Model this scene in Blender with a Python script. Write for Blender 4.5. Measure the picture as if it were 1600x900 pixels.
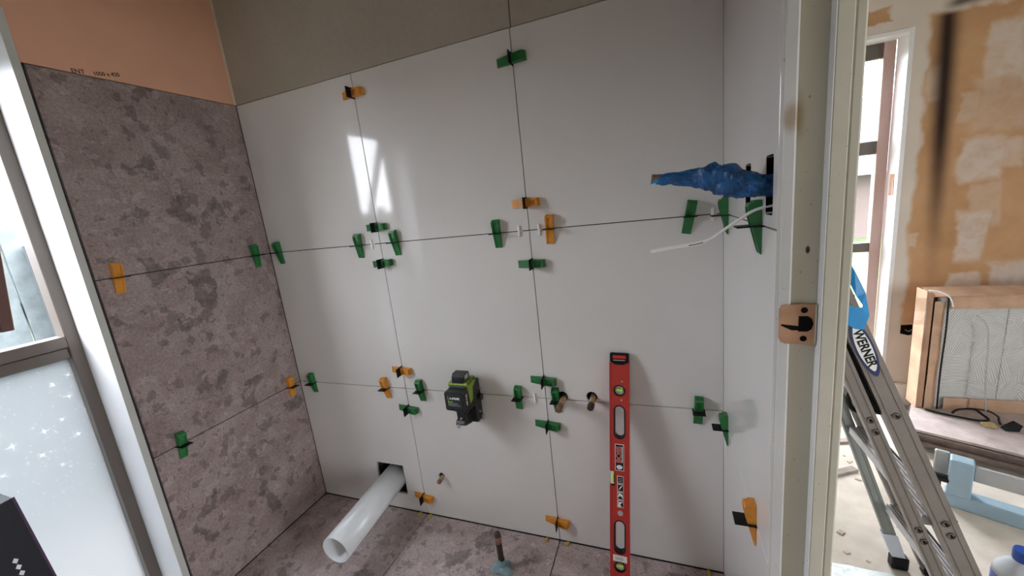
import bpy, bmesh, math, random
from mathutils import Matrix, Vector, noise

# ---------------------------------------------------------------- scene, camera, light
for o in list(bpy.data.objects):
    bpy.data.objects.remove(o)
SC = bpy.context.scene
COL = SC.collection
random.seed(7)

cam_d = bpy.data.cameras.new('camera')
cam_d.sensor_width = 36.0
cam_d.lens = 36.0 * 610.862 / 1600.0
cam_d.clip_start = 0.02
cam = bpy.data.objects.new('camera', cam_d)
COL.objects.link(cam)
_r = Vector((0.93434, 0.339445, -0.10856))
_d = Vector((-0.031329, -0.225204, -0.973808))
_f = Vector((-0.355003, 0.913269, -0.199782))
cam.matrix_world = Matrix((
    (_r.x, -_d.x, -_f.x, 1.58116),
    (_r.y, -_d.y, -_f.y, -1.23091),
    (_r.z, -_d.z, -_f.z, 1.27788),
    (0, 0, 0, 1)))
SC.camera = cam

SKY = 5.2
world = bpy.data.worlds.new('overcast_sky')
SC.world = world
world.use_nodes = True
_bg = world.node_tree.nodes['Background']
_bg.inputs['Color'].default_value = (0.915, 0.93, 1.0, 1)
_bg.inputs['Strength'].default_value = SKY

def portal(loc, sx, sy, rot):
    l = bpy.data.lights.new('daylight_portal', 'AREA')
    l.shape = 'RECTANGLE'; l.size = sx; l.size_y = sy
    l.cycles.is_portal = True
    o = bpy.data.objects.new('daylight_portal', l)
    o.location = loc; o.rotation_euler = rot
    COL.objects.link(o)
portal((-0.16, -0.88, 1.0), 1.95, 0.56, (0, -math.pi/2, 0))      # bathroom window, light flows to +x
portal((2.41, 1.44, 0.98), 0.60, 1.85, (-math.pi/2, 0, 0))       # hall window, light flows to -y
portal((4.66, -1.70, 1.25), 1.9, 0.8, (0, math.pi/2, 0))          # assumed unseen window added for doorway fill, light flows to -x

vs = SC.view_settings
vs.view_transform = 'Standard'
try: vs.look = 'None'
except Exception: pass
vs.exposure = 2.36
vs.gamma = 1.0
vs.use_curve_mapping = False
SC.cycles.use_denoising = True
SC.cycles.max_bounces = 10
SC.cycles.diffuse_bounces = 6
SC.cycles.transparent_max_bounces = 16
SC.cycles.caustics_reflective = False
SC.cycles.caustics_refractive = True
SC.cycles.sample_clamp_indirect = 8.0

# ---------------------------------------------------------------- materials
M = {}
class NT:
    def __init__(s, name):
        s.m = bpy.data.materials.new(name); s.m.use_nodes = True
        s.t = s.m.node_tree
        s.b = s.t.nodes['Principled BSDF']
        s.out = s.t.nodes['Material Output']
        M[name] = s.m
        s._pos = None
    def n(s, typ, **kw):
        nd = s.t.nodes.new(typ)
        for k, v in kw.items(): setattr(nd, k, v)
        return nd
    def l(s, a, b): s.t.links.new(a, b)
    def pos(s):
        if s._pos is None: s._pos = s.n('ShaderNodeNewGeometry').outputs['Position']
        return s._pos
    def val(s, x, inp):
        if isinstance(x, (int, float)): inp.default_value = x
        elif isinstance(x, tuple): inp.default_value = x if len(x) == len(inp.default_value) else x + (1,)
        else: s.l(x, inp)
    def math(s, op, a, b=0.0, c=None, clamp=False):
        nd = s.n('ShaderNodeMath', operation=op); nd.use_clamp = clamp
        s.val(a, nd.inputs[0]); s.val(b, nd.inputs[1])
        if c is not None: s.val(c, nd.inputs[2])
        return nd.outputs[0]
    def noise(s, scale, detail=4, rough=0.55, dist=0.0, vec=None, out='Fac'):
        nd = s.n('ShaderNodeTexNoise')
        nd.inputs['Scale'].default_value = scale; nd.inputs['Detail'].default_value = detail
        nd.inputs['Roughness'].default_value = rough; nd.inputs['Distortion'].default_value = dist
        s.l(vec if vec is not None else s.pos(), nd.inputs['Vector'])
        return nd.outputs[out]
    def sstep(s, x, a, b):
        nd = s.n('ShaderNodeMapRange', interpolation_type='SMOOTHSTEP')
        s.val(x, nd.inputs['Value'])
        nd.inputs['From Min'].default_value = a; nd.inputs['From Max'].default_value = b
        return nd.outputs['Result']
    def ramp(s, x, stops):
        nd = s.n('ShaderNodeValToRGB'); s.l(x, nd.inputs['Fac'])
        e = nd.color_ramp.elements
        while len(e) < len(stops): e.new(0.5)
        for el, (p, c) in zip(e, stops): el.position = p; el.color = tuple(c) + (1,)
        return nd.outputs['Color']
    def mix(s, fac, a, b, mode='MIX'):
        nd = s.n('ShaderNodeMix', data_type='RGBA', blend_type=mode)
        s.val(fac, nd.inputs[0]); s.val(a, nd.inputs[6]); s.val(b, nd.inputs[7])
        return nd.outputs[2]
    def xyz(s, vec=None):
        nd = s.n('ShaderNodeSeparateXYZ'); s.l(vec if vec is not None else s.pos(), nd.inputs[0])
        return nd.outputs
    def bump(s, h, strength=0.2, dist=0.002):
        nd = s.n('ShaderNodeBump'); nd.inputs['Strength'].default_value = strength
        nd.inputs['Distance'].default_value = dist
        s.l(h, nd.inputs['Height']); s.l(nd.outputs[0], s.b.inputs['Normal'])
    def set(s, color=None, rough=0.5, metal=0.0, spec=0.5):
        if color is not None: s.val(color, s.b.inputs['Base Color'])
        s.val(rough, s.b.inputs['Roughness'])
        s.b.inputs['Metallic'].default_value = metal
        s.b.inputs['Specular IOR Level'].default_value = spec
        return s

def plain(name, c, rough=0.5, metal=0.0, var=0.12, scale=30, bump=0.0, spec=0.5):
    s = NT(name)
    f = s.noise(scale, 5)
    dk = tuple(x * (1 - var) for x in c); lt = tuple(min(1, x * (1 + var)) for x in c)
    s.set(s.ramp(f, [(0.3, dk), (0.7, lt)]), rough, metal, spec)
    if bump: s.bump(s.noise(scale * 4, 4), bump, 0.001)
    return s.m

# light grey polished tile
s = NT('light_tile')
f1 = s.noise(2.5, 6); f2 = s.noise(220, 2)
c = s.ramp(f1, [(0.3, (0.68, 0.667, 0.645)), (0.7, (0.73, 0.718, 0.698))])
c = s.mix(s.math('MULTIPLY', s.sstep(f2, 0.55, 0.75), 0.25), c, (0.80, 0.79, 0.78))
s.set(c, s.math('ADD', s.math('MULTIPLY', s.noise(9, 5), 0.05), 0.045), 0, 0.38)
# breccia stone tile
def stone(name, tint, rough):
    s = NT(name)
    warp = s.n('ShaderNodeVectorMath', operation='MULTIPLY_ADD')
    wn = s.noise(22, 8, 0.7, out='Color')
    s.l(wn, warp.inputs[0]); warp.inputs[1].default_value = (0.07,) * 3; s.l(s.pos(), warp.inputs[2])
    P = warp.outputs[0]
    base = s.ramp(s.noise(7, 10, 0.65, 0.6), [(0.30, (0.20, 0.165, 0.15)), (0.48, (0.27, 0.23, 0.212)), (0.70, (0.35, 0.31, 0.29))])
    v = s.n('ShaderNodeTexVoronoi'); v.inputs['Scale'].default_value = 12.5; v.inputs['Randomness'].default_value = 1.0
    s.l(P, v.inputs['Vector'])
    vs_ = s.xyz(v.outputs['Color'])
    dark = s.sstep(vs_[0], 0.90, 0.92)
    light = s.sstep(vs_[1], 0.82, 0.86)
    soft = s.noise(40, 6)
    base = s.mix(s.math('MULTIPLY', light, 0.35), base, (0.36, 0.33, 0.315))
    base = s.mix(s.math('MULTIPLY', dark, s.math('MULTIPLY', soft, 1.15)), base, (0.085, 0.072, 0.068))
    v2 = s.n('ShaderNodeTexVoronoi'); v2.inputs['Scale'].default_value = 38; s.l(P, v2.inputs['Vector'])
    w2 = s.xyz(v2.outputs['Color'])
    base = s.mix(s.math('MULTIPLY', s.sstep(w2[2], 0.86, 0.9), 0.55), base, (0.105, 0.09, 0.085))
    base = s.mix(s.math('MULTIPLY', s.sstep(w2[0], 0.9, 0.93), 0.4), base, (0.42, 0.39, 0.375))
    e = s.n('ShaderNodeTexVoronoi', feature='DISTANCE_TO_EDGE'); e.inputs['Scale'].default_value = 12.5
    s.l(P, e.inputs['Vector'])
    base = s.mix(s.math('MULTIPLY', s.math('SUBTRACT', 1.0, s.sstep(e.outputs[0], 0.0, 0.03)), s.math('MULTIPLY', soft, 0.5)), base, (0.40, 0.37, 0.35))
    spk = s.noise(52, 4, 0.6, 0.8)
    base = s.mix(s.math('MULTIPLY', s.sstep(spk, 0.60, 0.68), 0.6), base, (0.10, 0.083, 0.077))
    base = s.mix(s.math('MULTIPLY', s.sstep(s.noise(34, 5, 0.6, 1.5), 0.62, 0.70), 0.5), base, (0.42, 0.385, 0.37))
    fine = s.noise(120, 6, 0.7)
    base = s.mix(1.0, base, s.ramp(fine, [(0.25, (0.55,) * 3), (0.6, (1.05,) * 3)]), 'MULTIPLY')
    base = s.mix(1.0, base, tint, 'MULTIPLY')
    s.set(base, rough, 0, 0.4)
    s.bump(fine, 0.08, 0.0006)
stone('stone_tile', (1.13, 1.02, 1.05), 0.38)
stone('floor_stone', (1.55, 1.46, 1.52), 0.30)
plain('adhesive', (0.035, 0.032, 0.03), 0.95)
plain('tan_board', (0.70, 0.39, 0.27), 0.85, scale=4, var=0.05, spec=0.2)
s = NT('green_board')
s.set(s.mix(s.math('MULTIPLY', s.noise(60, 6), 0.6), s.ramp(s.noise(3, 5), [(0.3, (0.43, 0.385, 0.32)), (0.7, (0.49, 0.45, 0.385))]), (0.34, 0.32, 0.27)), 0.9, 0, 0.15)
s.bump(s.noise(150, 4), 0.15, 0.001)
plain('plain_plaster', (0.82, 0.79, 0.75), 0.9, scale=3, var=0.06)
plain('corner_cream', (0.66, 0.53, 0.42), 0.85, var=0.05)
plain('ceiling_board', (0.42, 0.36, 0.31), 0.9, scale=3, var=0.06)
plain('white_gloss', (0.78, 0.785, 0.80), 0.35, scale=5, var=0.02)
plain('liner_edge', (0.50, 0.50, 0.47), 0.5, scale=8, var=0.04)
plain('taupe_metal', (0.105, 0.085, 0.072), 0.4, 0.0, var=0.06, scale=12)
plain('red_brown_metal', (0.075, 0.033, 0.026), 0.4, 0.0, var=0.06, scale=12)
plain('pinkish_metal', (0.52, 0.37, 0.33), 0.45, 0.0, var=0.05, scale=12)
plain('concrete', (0.60, 0.545, 0.47), 0.92, scale=9, var=0.14, bump=0.25, spec=0.2)
plain('dark_path', (0.12, 0.115, 0.11), 0.9, scale=9, var=0.2)
plain('dark_void', (0.006, 0.0055, 0.005), 0.95, spec=0.1)
# glass
def glass(name, tint, fac):
    s = NT(name)
    tr = s.n('ShaderNodeBsdfTransparent'); tr.inputs[0].default_value = tint + (1,)
    gl = s.n('ShaderNodeBsdfGlossy'); gl.inputs['Roughness'].default_value = 0.02
    mx = s.n('ShaderNodeMixShader'); mx.inputs[0].default_value = fac
    s.l(tr.outputs[0], mx.inputs[1]); s.l(gl.outputs[0], mx.inputs[2]); s.l(mx.outputs[0], s.out.inputs[0])
glass('film', (0.93, 0.90, 0.87), 0.12)
glass('clear_glass', (0.95, 0.965, 0.965), 0.06)
s = NT('frosted_glass')
tl = s.n('ShaderNodeBsdfTranslucent')
v = s.n('ShaderNodeTexVoronoi'); v.inputs['Scale'].default_value = 60; s.l(s.pos(), v.inputs['Vector'])
dots = s.math('MULTIPLY', s.math('SUBTRACT', 1.0, s.sstep(v.outputs['Distance'], 0.10, 0.2)), s.sstep(s.xyz(v.outputs['Color'])[0], 0.4, 0.5))
v = s.n('ShaderNodeTexVoronoi'); v.inputs['Scale'].default_value = 15; s.l(s.pos(), v.inputs['Vector'])
df = s.n('ShaderNodeVectorMath', operation='SUBTRACT'); s.l(s.pos(), df.inputs[0]); s.l(v.outputs['Position'], df.inputs[1])
rt = s.n('ShaderNodeVectorRotate', rotation_type='X_AXIS'); s.l(df.outputs[0], rt.inputs['Vector']); s.l(s.math('MULTIPLY', s.xyz(v.outputs['Color'])[1], 1.5), rt.inputs['Angle'])
_, sy_, sz_ = s.xyz(rt.outputs[0])
star = s.math('SUBTRACT', 1.0, s.sstep(s.math('ABSOLUTE', s.math('MULTIPLY', sy_, sz_)), 0.0, 0.000009))
rad_ = s.math('SQRT', s.math('ADD', s.math('MULTIPLY', sy_, sy_), s.math('MULTIPLY', sz_, sz_)))
star = s.math('MULTIPLY', s.math('MULTIPLY', star, s.math('SUBTRACT', 1.0, s.sstep(rad_, 0.005, 0.019))), s.sstep(s.xyz(v.outputs['Color'])[2], 0.5, 0.55))
dots = s.math('MAXIMUM', s.math('MULTIPLY', dots, 0.7), star)
dots = s.math('MULTIPLY', dots, s.sstep(s.xyz()[2], 0.45, 0.66))
s.l(s.mix(dots, (0.33, 0.335, 0.34), (0.85, 0.87, 0.88)), tl.inputs[0])
tr = s.n('ShaderNodeBsdfTransparent'); tr.inputs[0].default_value = (0.8, 0.82, 0.83, 1)
rf = s.n('ShaderNodeBsdfRefraction'); rf.inputs['Roughness'].default_value = 0.42; rf.inputs['IOR'].default_value = 1.45
rf.inputs['Color'].default_value = (0.69, 0.71, 0.715, 1)
mx = s.n('ShaderNodeMixShader'); mx.inputs[0].default_value = 0.75
gl = s.n('ShaderNodeBsdfGlossy'); gl.inputs['Roughness'].default_value = 0.15
mx2 = s.n('ShaderNodeMixShader'); mx2.inputs[0].default_value = 0.05
s.l(tl.outputs[0], mx.inputs[1]); s.l(rf.outputs[0], mx.inputs[2])
s.l(mx.outputs[0], mx2.inputs[1]); s.l(gl.outputs[0], mx2.inputs[2]); s.l(mx2.outputs[0], s.out.inputs[0])

plain('green_plastic', (0.022, 0.17, 0.045), 0.38, var=0.12, scale=60)
plain('orange_plastic', (0.66, 0.27, 0.03), 0.4, var=0.1, scale=60)
plain('black_plastic', (0.007, 0.007, 0.008), 0.5, var=0.2, scale=60, spec=0.25)
plain('pencil_black', (0.05, 0.03, 0.025), 0.8)
plain('white_plastic', (0.88, 0.88, 0.86), 0.4, var=0.03, scale=40)
plain('yellow_plastic', (0.62, 0.45, 0.06), 0.45, var=0.1, scale=60)
plain('dull_yellow', (0.42, 0.33, 0.14), 0.6, var=0.2, scale=60)
plain('pvc', (0.62, 0.64, 0.65), 0.3, var=0.03, scale=20)
plain('brass', (0.50, 0.36, 0.20), 0.38, 0.7, var=0.25, scale=90)
plain('copper_dull', (0.26, 0.15, 0.10), 0.5, 0.5, var=0.3, scale=80)
plain('charred_pipe', (0.05, 0.032, 0.025), 0.5, 0.2, var=0.4, scale=50)
plain('blue_grey_sheet', (0.22, 0.34, 0.38), 0.45, var=0.15, scale=30)
plain('blue_tape', (0.004, 0.075, 0.235), 0.45, var=0.45, scale=45, bump=0.5)
plain('bright_blue_tape', (0.0, 0.24, 0.58), 0.45, var=0.15, scale=20, bump=0.1)
plain('laser_black', (0.018, 0.02, 0.022), 0.38, var=0.15, scale=60)
plain('laser_panel', (0.026, 0.032, 0.036), 0.3, var=0.1, scale=60)
plain('laser_green', (0.27, 0.40, 0.06), 0.45, var=0.08, scale=60)
plain('print_white', (0.86, 0.87, 0.86), 0.5, var=0.03)
plain('print_green', (0.45, 0.75, 0.18), 0.5, var=0.05)
plain('print_red', (0.60, 0.03, 0.02), 0.5, var=0.05)
plain('level_red', (0.47, 0.03, 0.02), 0.36, var=0.07, scale=40)
plain('vial_green', (0.62, 0.86, 0.16), 0.15, var=0.06, scale=60)
plain('vial_pale', (0.72, 0.80, 0.66), 0.2, var=0.05)
plain('paper_white', (0.80, 0.78, 0.75), 0.7, var=0.04)
plain('navy', (0.006, 0.0075, 0.014), 0.5, var=0.15, scale=20)
plain('purple_fringe', (0.07, 0.03, 0.08), 0.5, var=0.15)
# painted door jamb with rusty stain
s = NT('jamb_paint')
x, y, z = s.xyz()
nz = s.noise(18, 5)
def blob(s, cx, cz, hx, hz, nz, soft=0.6):
    x, y, z = s.xyz()
    a = s.math('DIVIDE', s.math('SUBTRACT', x, cx), hx); b = s.math('DIVIDE', s.math('SUBTRACT', z, cz), hz)
    d = s.math('SQRT', s.math('ADD', s.math('MULTIPLY', a, a), s.math('MULTIPLY', b, b)))
    d = s.math('ADD', d, s.math('MULTIPLY', s.math('SUBTRACT', nz, 0.5), 0.9))
    return s.math('SUBTRACT', 1.0, s.sstep(d, 1.0 - soft, 1.0))
c = s.ramp(s.noise(5, 6), [(0.3, (0.50, 0.485, 0.40)), (0.7, (0.57, 0.555, 0.47))])
c = s.mix(s.math('MULTIPLY', blob(s, 1.771, 1.36, 0.013, 0.045, nz, 0.9), 0.75), c, (0.30, 0.19, 0.06))
c = s.mix(blob(s, 1.790, 1.168, 0.0035, 0.007, nz, 0.5), c, (0.03, 0.02, 0.015))
spk = s.noise(160, 2)
c = s.mix(s.math('MULTIPLY', s.sstep(spk, 0.72, 0.76), 0.7), c, (0.16, 0.13, 0.10))
s.set(c, 0.5, 0, 0.35); s.bump(s.noise(30, 5), 0.15, 0.002)
s = NT('lit_jamb_paint')  # window light put into the paint's colour, plus real rust and chips
c = s.ramp(s.noise(5, 6), [(0.3, (0.60, 0.61, 0.60)), (0.7, (0.70, 0.71, 0.70))])
nz = s.noise(18, 5)
c = s.mix(s.math('MULTIPLY', blob(s, 1.763, 1.36, 0.014, 0.03, nz, 0.8), 0.7), c, (0.33, 0.22, 0.09))
c = s.mix(s.math('MULTIPLY', s.sstep(s.noise(110, 3), 0.69, 0.73), 0.8), c, (0.14, 0.10, 0.07))
s.set(c, 0.45, 0, 0.4)
plain('raw_wood', (0.40, 0.22, 0.13), 0.7, scale=25, var=0.2)
# stripped wall of the hall
s = NT('stripped_wall')
dist = s.n('ShaderNodeVectorMath', operation='MULTIPLY_ADD')
s.l(s.noise(8, 6, out='Color'), dist.inputs[0]); dist.inputs[1].default_value = (0.09, 0, 0.09); s.l(s.pos(), dist.inputs[2])
sub = s.n('ShaderNodeVectorMath', operation='SUBTRACT'); s.l(dist.outputs[0], sub.inputs[0]); sub.inputs[1].default_value = (0.045, 0, 0.045)
px, py, pz = s.xyz(sub.outputs[0])
def rect(cx, cz, hx, hz, soft=0.15):
    d = s.math('MAXIMUM', s.math('DIVIDE', s.math('ABSOLUTE', s.math('SUBTRACT', px, cx)), hx),
               s.math('DIVIDE', s.math('ABSOLUTE', s.math('SUBTRACT', pz, cz)), hz))
    return s.math('SUBTRACT', 1.0, s.sstep(d, 1.0 - soft, 1.0 + soft))
brown = s.ramp(s.noise(4, 7, 0.6), [(0.3, (0.44, 0.25, 0.125)), (0.55, (0.54, 0.325, 0.175)), (0.75, (0.60, 0.39, 0.23))])
cream = s.ramp(s.noise(3, 5), [(0.3, (0.63, 0.56, 0.49)), (0.7, (0.71, 0.64, 0.57))])
reg = rect(3.56, 1.19, 0.80, 0.73, 0.02)
reg = s.math('MAXIMUM', reg, rect(2.57, 1.96, 0.055, 0.03))
c = s.mix(reg, cream, brown)
pl = None
for (cx, cz, hx, hz, k) in ((2.99, 1.26, 0.075, 0.10, .75), (3.06, 1.28, 0.07, 0.07, .6), (2.985, 0.90, 0.055, 0.115, .8), (3.04, 1.72, 0.07, 0.12, .75),
        (3.16, 1.74, 0.09, 0.18, .7), (3.15, 0.70, 0.07, 0.07, .85), (2.98, 0.68, 0.06, 0.045, .8), (2.92, 1.50, 0.035, 0.06, .4), (3.02, 1.05, 0.06, 0.10, .35),
        (3.1, 1.5, 0.16, 0.12, .35), (2.78, 0.90, 0.015, 0.03, .5), (2.8, 1.62, .03, .08, .5), (3.5, 1.1, 0.2, 0.25, .8), (3.9, 1.5, 0.25, 0.2, .8)):
    m = s.math('MULTIPLY', rect(cx, cz, hx, hz, 0.2), k)
    pl = m if pl is None else s.math('MAXIMUM', pl, m)
pl = s.math('MULTIPLY', pl, s.ramp(s.noise(22, 5), [(0.3, (0.55,) * 3), (0.6, (1,) * 3)]))
c = s.mix(pl, c, (0.66, 0.60, 0.54))
# soft dark streak down the board and band along its top
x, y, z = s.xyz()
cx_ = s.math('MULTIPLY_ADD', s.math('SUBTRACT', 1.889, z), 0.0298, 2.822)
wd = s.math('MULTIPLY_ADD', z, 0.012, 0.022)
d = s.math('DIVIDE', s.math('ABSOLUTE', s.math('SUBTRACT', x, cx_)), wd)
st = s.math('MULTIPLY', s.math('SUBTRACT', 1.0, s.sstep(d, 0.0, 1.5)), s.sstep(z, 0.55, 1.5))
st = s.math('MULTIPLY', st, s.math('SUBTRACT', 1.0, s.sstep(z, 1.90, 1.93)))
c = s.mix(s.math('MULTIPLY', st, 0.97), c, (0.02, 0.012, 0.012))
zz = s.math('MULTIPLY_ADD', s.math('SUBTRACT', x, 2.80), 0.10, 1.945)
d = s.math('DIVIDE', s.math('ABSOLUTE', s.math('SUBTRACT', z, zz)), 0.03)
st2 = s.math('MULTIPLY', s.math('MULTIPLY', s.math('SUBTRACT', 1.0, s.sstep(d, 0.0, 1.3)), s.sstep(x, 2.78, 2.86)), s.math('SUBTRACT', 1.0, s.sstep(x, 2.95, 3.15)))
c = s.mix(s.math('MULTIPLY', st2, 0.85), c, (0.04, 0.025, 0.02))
s.set(c, 0.9, 0, 0.2); s.bump(s.noise(45, 5), 0.2, 0.002)

plain('cardboard', (0.50, 0.325, 0.215), 0.85, scale=14, var=0.16, bump=0.2)
plain('cardboard_dark', (0.40, 0.24, 0.15), 0.85, scale=14, var=0.16, bump=0.2)
s = NT('tile_back')
rotv = s.n('ShaderNodeVectorMath', operation='MULTIPLY_ADD')
vv = s.n('ShaderNodeTexVoronoi'); vv.inputs['Scale'].default_value = 9; s.l(s.pos(), vv.inputs['Vector'])
mp = s.n('ShaderNodeVectorRotate', rotation_type='Y_AXIS'); s.l(s.pos(), mp.inputs['Vector'])
s.l(s.math('MULTIPLY', s.xyz(vv.outputs['Color'])[0], 6.0), mp.inputs['Angle'])
wv = s.n('ShaderNodeTexWave'); wv.inputs['Scale'].default_value = 38; wv.inputs['Distortion'].default_value = 1.2; wv.inputs['Detail'].default_value = 1
s.l(mp.outputs[0], wv.inputs['Vector'])
s.set(s.mix(wv.outputs['Fac'], (0.48, 0.48, 0.465), (0.70, 0.70, 0.685)), 0.8, 0, 0.2); s.bump(wv.outputs['Fac'], 0.5, 0.004)
plain('aluminium', (0.25, 0.228, 0.212), 0.42, 0.55, var=0.10, scale=12, bump=0.05)
plain('aluminium_dull', (0.27, 0.285, 0.265), 0.5, 0.4, var=0.08, scale=12)
plain('aluminium_tread', (0.58, 0.60, 0.64), 0.4, 0.3, var=0.06, scale=40)
plain('label_navy', (0.02, 0.03, 0.13), 0.4, var=0.05)
plain('board_top', (0.46, 0.39, 0.365), 0.7, scale=16, var=0.2)
plain('board_edge', (0.15, 0.105, 0.085), 0.85, scale=30, var=0.3)
plain('pale_blue_steel', (0.30, 0.42, 0.50), 0.4, 0.1, var=0.08, scale=15)
plain('grey_steel', (0.42, 0.43, 0.43), 0.45, 0.2, var=0.08, scale=15)
plain('blue_liquid', (0.13, 0.19, 0.52), 0.15, var=0.12, scale=12)
plain('cloudy_plastic', (0.62, 0.66, 0.72), 0.25, var=0.06, scale=12)
plain('blue_cap', (0.01, 0.07, 0.38), 0.35, var=0.08)
plain('bag_plastic', (0.66, 0.74, 0.72), 0.3, var=0.12, scale=18)
plain('off_cut', (0.28, 0.24, 0.20), 0.8, scale=20, var=0.25)
plain('debris_chip', (0.50, 0.42, 0.33), 0.9, scale=40, var=0.3)
plain('weathered_wood', (0.13, 0.155, 0.16), 0.9, scale=18, var=0.2, bump=0.3)
plain('dark_post', (0.05, 0.06, 0.066), 0.9, scale=18, var=0.15)
plain('foliage', (0.035, 0.05, 0.045), 0.9, scale=3, var=0.4)
plain('lawn', (0.038, 0.062, 0.010), 0.95, scale=8, var=0.2)
plain('house_brick', (0.075, 0.052, 0.047), 0.9, scale=12, var=0.15)
plain('roof_tile_grey', (0.045, 0.045, 0.048), 0.8, scale=12, var=0.2)

# ---------------------------------------------------------------- mesh helpers
def box(bm, lo, hi, bev=0.0, mtx=None):
    r = bmesh.ops.create_cube(bm, size=1.0)
    vs_ = r['verts']
    c = [(a + b) / 2 for a, b in zip(lo, hi)]; d = [abs(b - a) for a, b in zip(lo, hi)]
    for v in vs_: v.co = Vector((c[0] + v.co.x * d[0], c[1] + v.co.y * d[1], c[2] + v.co.z * d[2]))
    if bev > 0:
        es = list({e for v in vs_ for e in v.link_edges})
        g = bmesh.ops.bevel(bm, geom=es, offset=min(bev, min(d) * 0.45), segments=1, affect='EDGES', profile=0.5)
        vs_ = list({v for f_ in g['faces'] for v in f_.verts} | {v for v in vs_ if v.is_valid})
    if mtx is not None:
        for v in vs_: v.co = mtx @ v.co
    return bm
def prism(bm, pts, axis, a, b, mtx=None):
    """pts: 2D outline; axis 'x','y','z' = extrusion axis from a to b"""
    def P(u, v, w):
        return {'x': (w, u, v), 'y': (u, w, v), 'z': (u, v, w)}[axis]
    A = [bm.verts.new(P(u, v, a)) for u, v in pts]; B = [bm.verts.new(P(u, v, b)) for u, v in pts]
    n = len(pts)
    bm.faces.new(A); bm.faces.new(B[::-1])
    for i in range(n): bm.faces.new((A[i], B[i], B[(i + 1) % n], A[(i + 1) % n]))
    if mtx is not None:
        for v in A + B: v.co = mtx @ v.co
    return bm
def frames(path):
    T = []
    for i in range(len(path)):
        a = path[max(0, i - 1)]; b = path[min(len(path) - 1, i + 1)]
        T.append((b - a).normalized())
    up = Vector((0, 0, 1)) if abs(T[0].z) < 0.9 else Vector((1, 0, 0))
    N = []; n = T[0].cross(up).normalized()
    for t in T:
        n = (n - t * n.dot(t)).normalized(); N.append((n, t.cross(n)))
    return T, N
def tube(bm, path, r, seg=10, cap=True, rad=None):
    path = [Vector(p) for p in path]
    T, N = frames(path)
    rings = []
    for i, p in enumerate(path):
        rr = rad[i] if rad else r
        rings.append([bm.verts.new(p + (N[i][0] * math.cos(2 * math.pi * k / seg) + N[i][1] * math.sin(2 * math.pi * k / seg)) * rr) for k in range(seg)])
    for a, b in zip(rings, rings[1:]):
        for k in range(seg): bm.faces.new((a[k], a[(k + 1) % seg], b[(k + 1) % seg], b[k]))
    if cap:
        bm.faces.new(rings[0][::-1]); bm.faces.new(rings[-1])
    return bm
def pipe(bm, a, b, ro, ri, seg=32):
    a, b = Vector(a), Vector(b)
    T, N = frames([a, b])
    R_ = []
    for p, r in ((a, ro), (b, ro), (b, ri), (a, ri)):
        R_.append([bm.verts.new(p + (N[0][0] * math.cos(2 * math.pi * k / seg) + N[0][1] * math.sin(2 * math.pi * k / seg)) * r) for k in range(seg)])
    for i in range(4):
        A, B = R_[i], R_[(i + 1) % 4]
        for k in range(seg): bm.faces.new((A[k], A[(k + 1) % seg], B[(k + 1) % seg], B[k]))
    return bm
def smooth_path(pts, n=6):
    pts = [Vector(p) for p in pts]; out = []
    for i in range(len(pts) - 1):
        p0 = pts[max(0, i - 1)]; p1 = pts[i]; p2 = pts[i + 1]; p3 = pts[min(len(pts) - 1, i + 2)]
        for k in range(n):
            t = k / n
            out.append(0.5 * ((2 * p1) + (p2 - p0) * t + (2 * p0 - 5 * p1 + 4 * p2 - p3) * t * t + (3 * p1 - p0 - 3 * p2 + p3) * t ** 3))
    out.append(pts[-1]); return out
def mesh_of(bm, name, smooth=False):
    bmesh.ops.recalc_face_normals(bm, faces=bm.faces)
    me = bpy.data.meshes.new(name); bm.to_mesh(me); bm.free()
    if smooth:
        for p in me.polygons: p.use_smooth = True
    return me
def obj(name, bm, mat, parent=None, smooth=False, label=None):
    me = bm if isinstance(bm, bpy.types.Mesh) else mesh_of(bm, name, smooth)
    if mat and not me.materials: me.materials.append(M[mat])
    o = bpy.data.objects.new(name, me); COL.objects.link(o)
    if parent is not None:
        o.parent = parent
        o.matrix_parent_inverse = Matrix.Translation(-Vector(parent.location)) if parent.get('world_parts') else Matrix.Identity(4)
    if label: o['label'] = label
    return o
def tag(o, label, cat, group=None, kind=None):
    o['label'] = label; o['category'] = cat
    if group: o['group'] = group
    if kind: o['kind'] = kind
    return o
def thing(name, label, cat, loc=(0, 0, 0), group=None, kind=None, world_parts=True):
    o = bpy.data.objects.new(name, None); o.empty_display_size = 0.05
    o.location = loc; COL.objects.link(o)
    if world_parts: o['world_parts'] = True
    return tag(o, label, cat, group, kind)
def text(name, body, size, mat, parent, mtx, bold=0.0, sx=1.0, depth=0.0003):
    cu = bpy.data.curves.new(name, 'FONT'); cu.body = body; cu.size = size
    cu.align_x = 'CENTER'; cu.align_y = 'CENTER'; cu.extrude = depth; cu.offset = bold
    t = bpy.data.objects.new(name, cu); COL.objects.link(t)
    dg = bpy.context.evaluated_depsgraph_get()
    me = bpy.data.meshes.new_from_object(t.evaluated_get(dg))
    bpy.data.objects.remove(t)
    me.transform(mtx @ Matrix.Diagonal((sx, 1, 1, 1)))
    me.materials.clear(); me.materials.append(M[mat])
    return obj(name, me, None, parent)
def cut(o, cutters):
    cs = []
    for bm in cutters:
        me = mesh_of(bm, 'cutter'); c = bpy.data.objects.new('cutter', me); COL.objects.link(c); cs.append(c)
        md = o.modifiers.new('b', 'BOOLEAN'); md.operation = 'DIFFERENCE'; md.solver = 'EXACT'; md.object = c
    bpy.context.view_layer.update()
    dg = bpy.context.evaluated_depsgraph_get()
    me = bpy.data.meshes.new_from_object(o.evaluated_get(dg))
    o.modifiers.clear(); o.data = me
    for c in cs: bpy.data.objects.remove(c)
    return o
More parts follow.
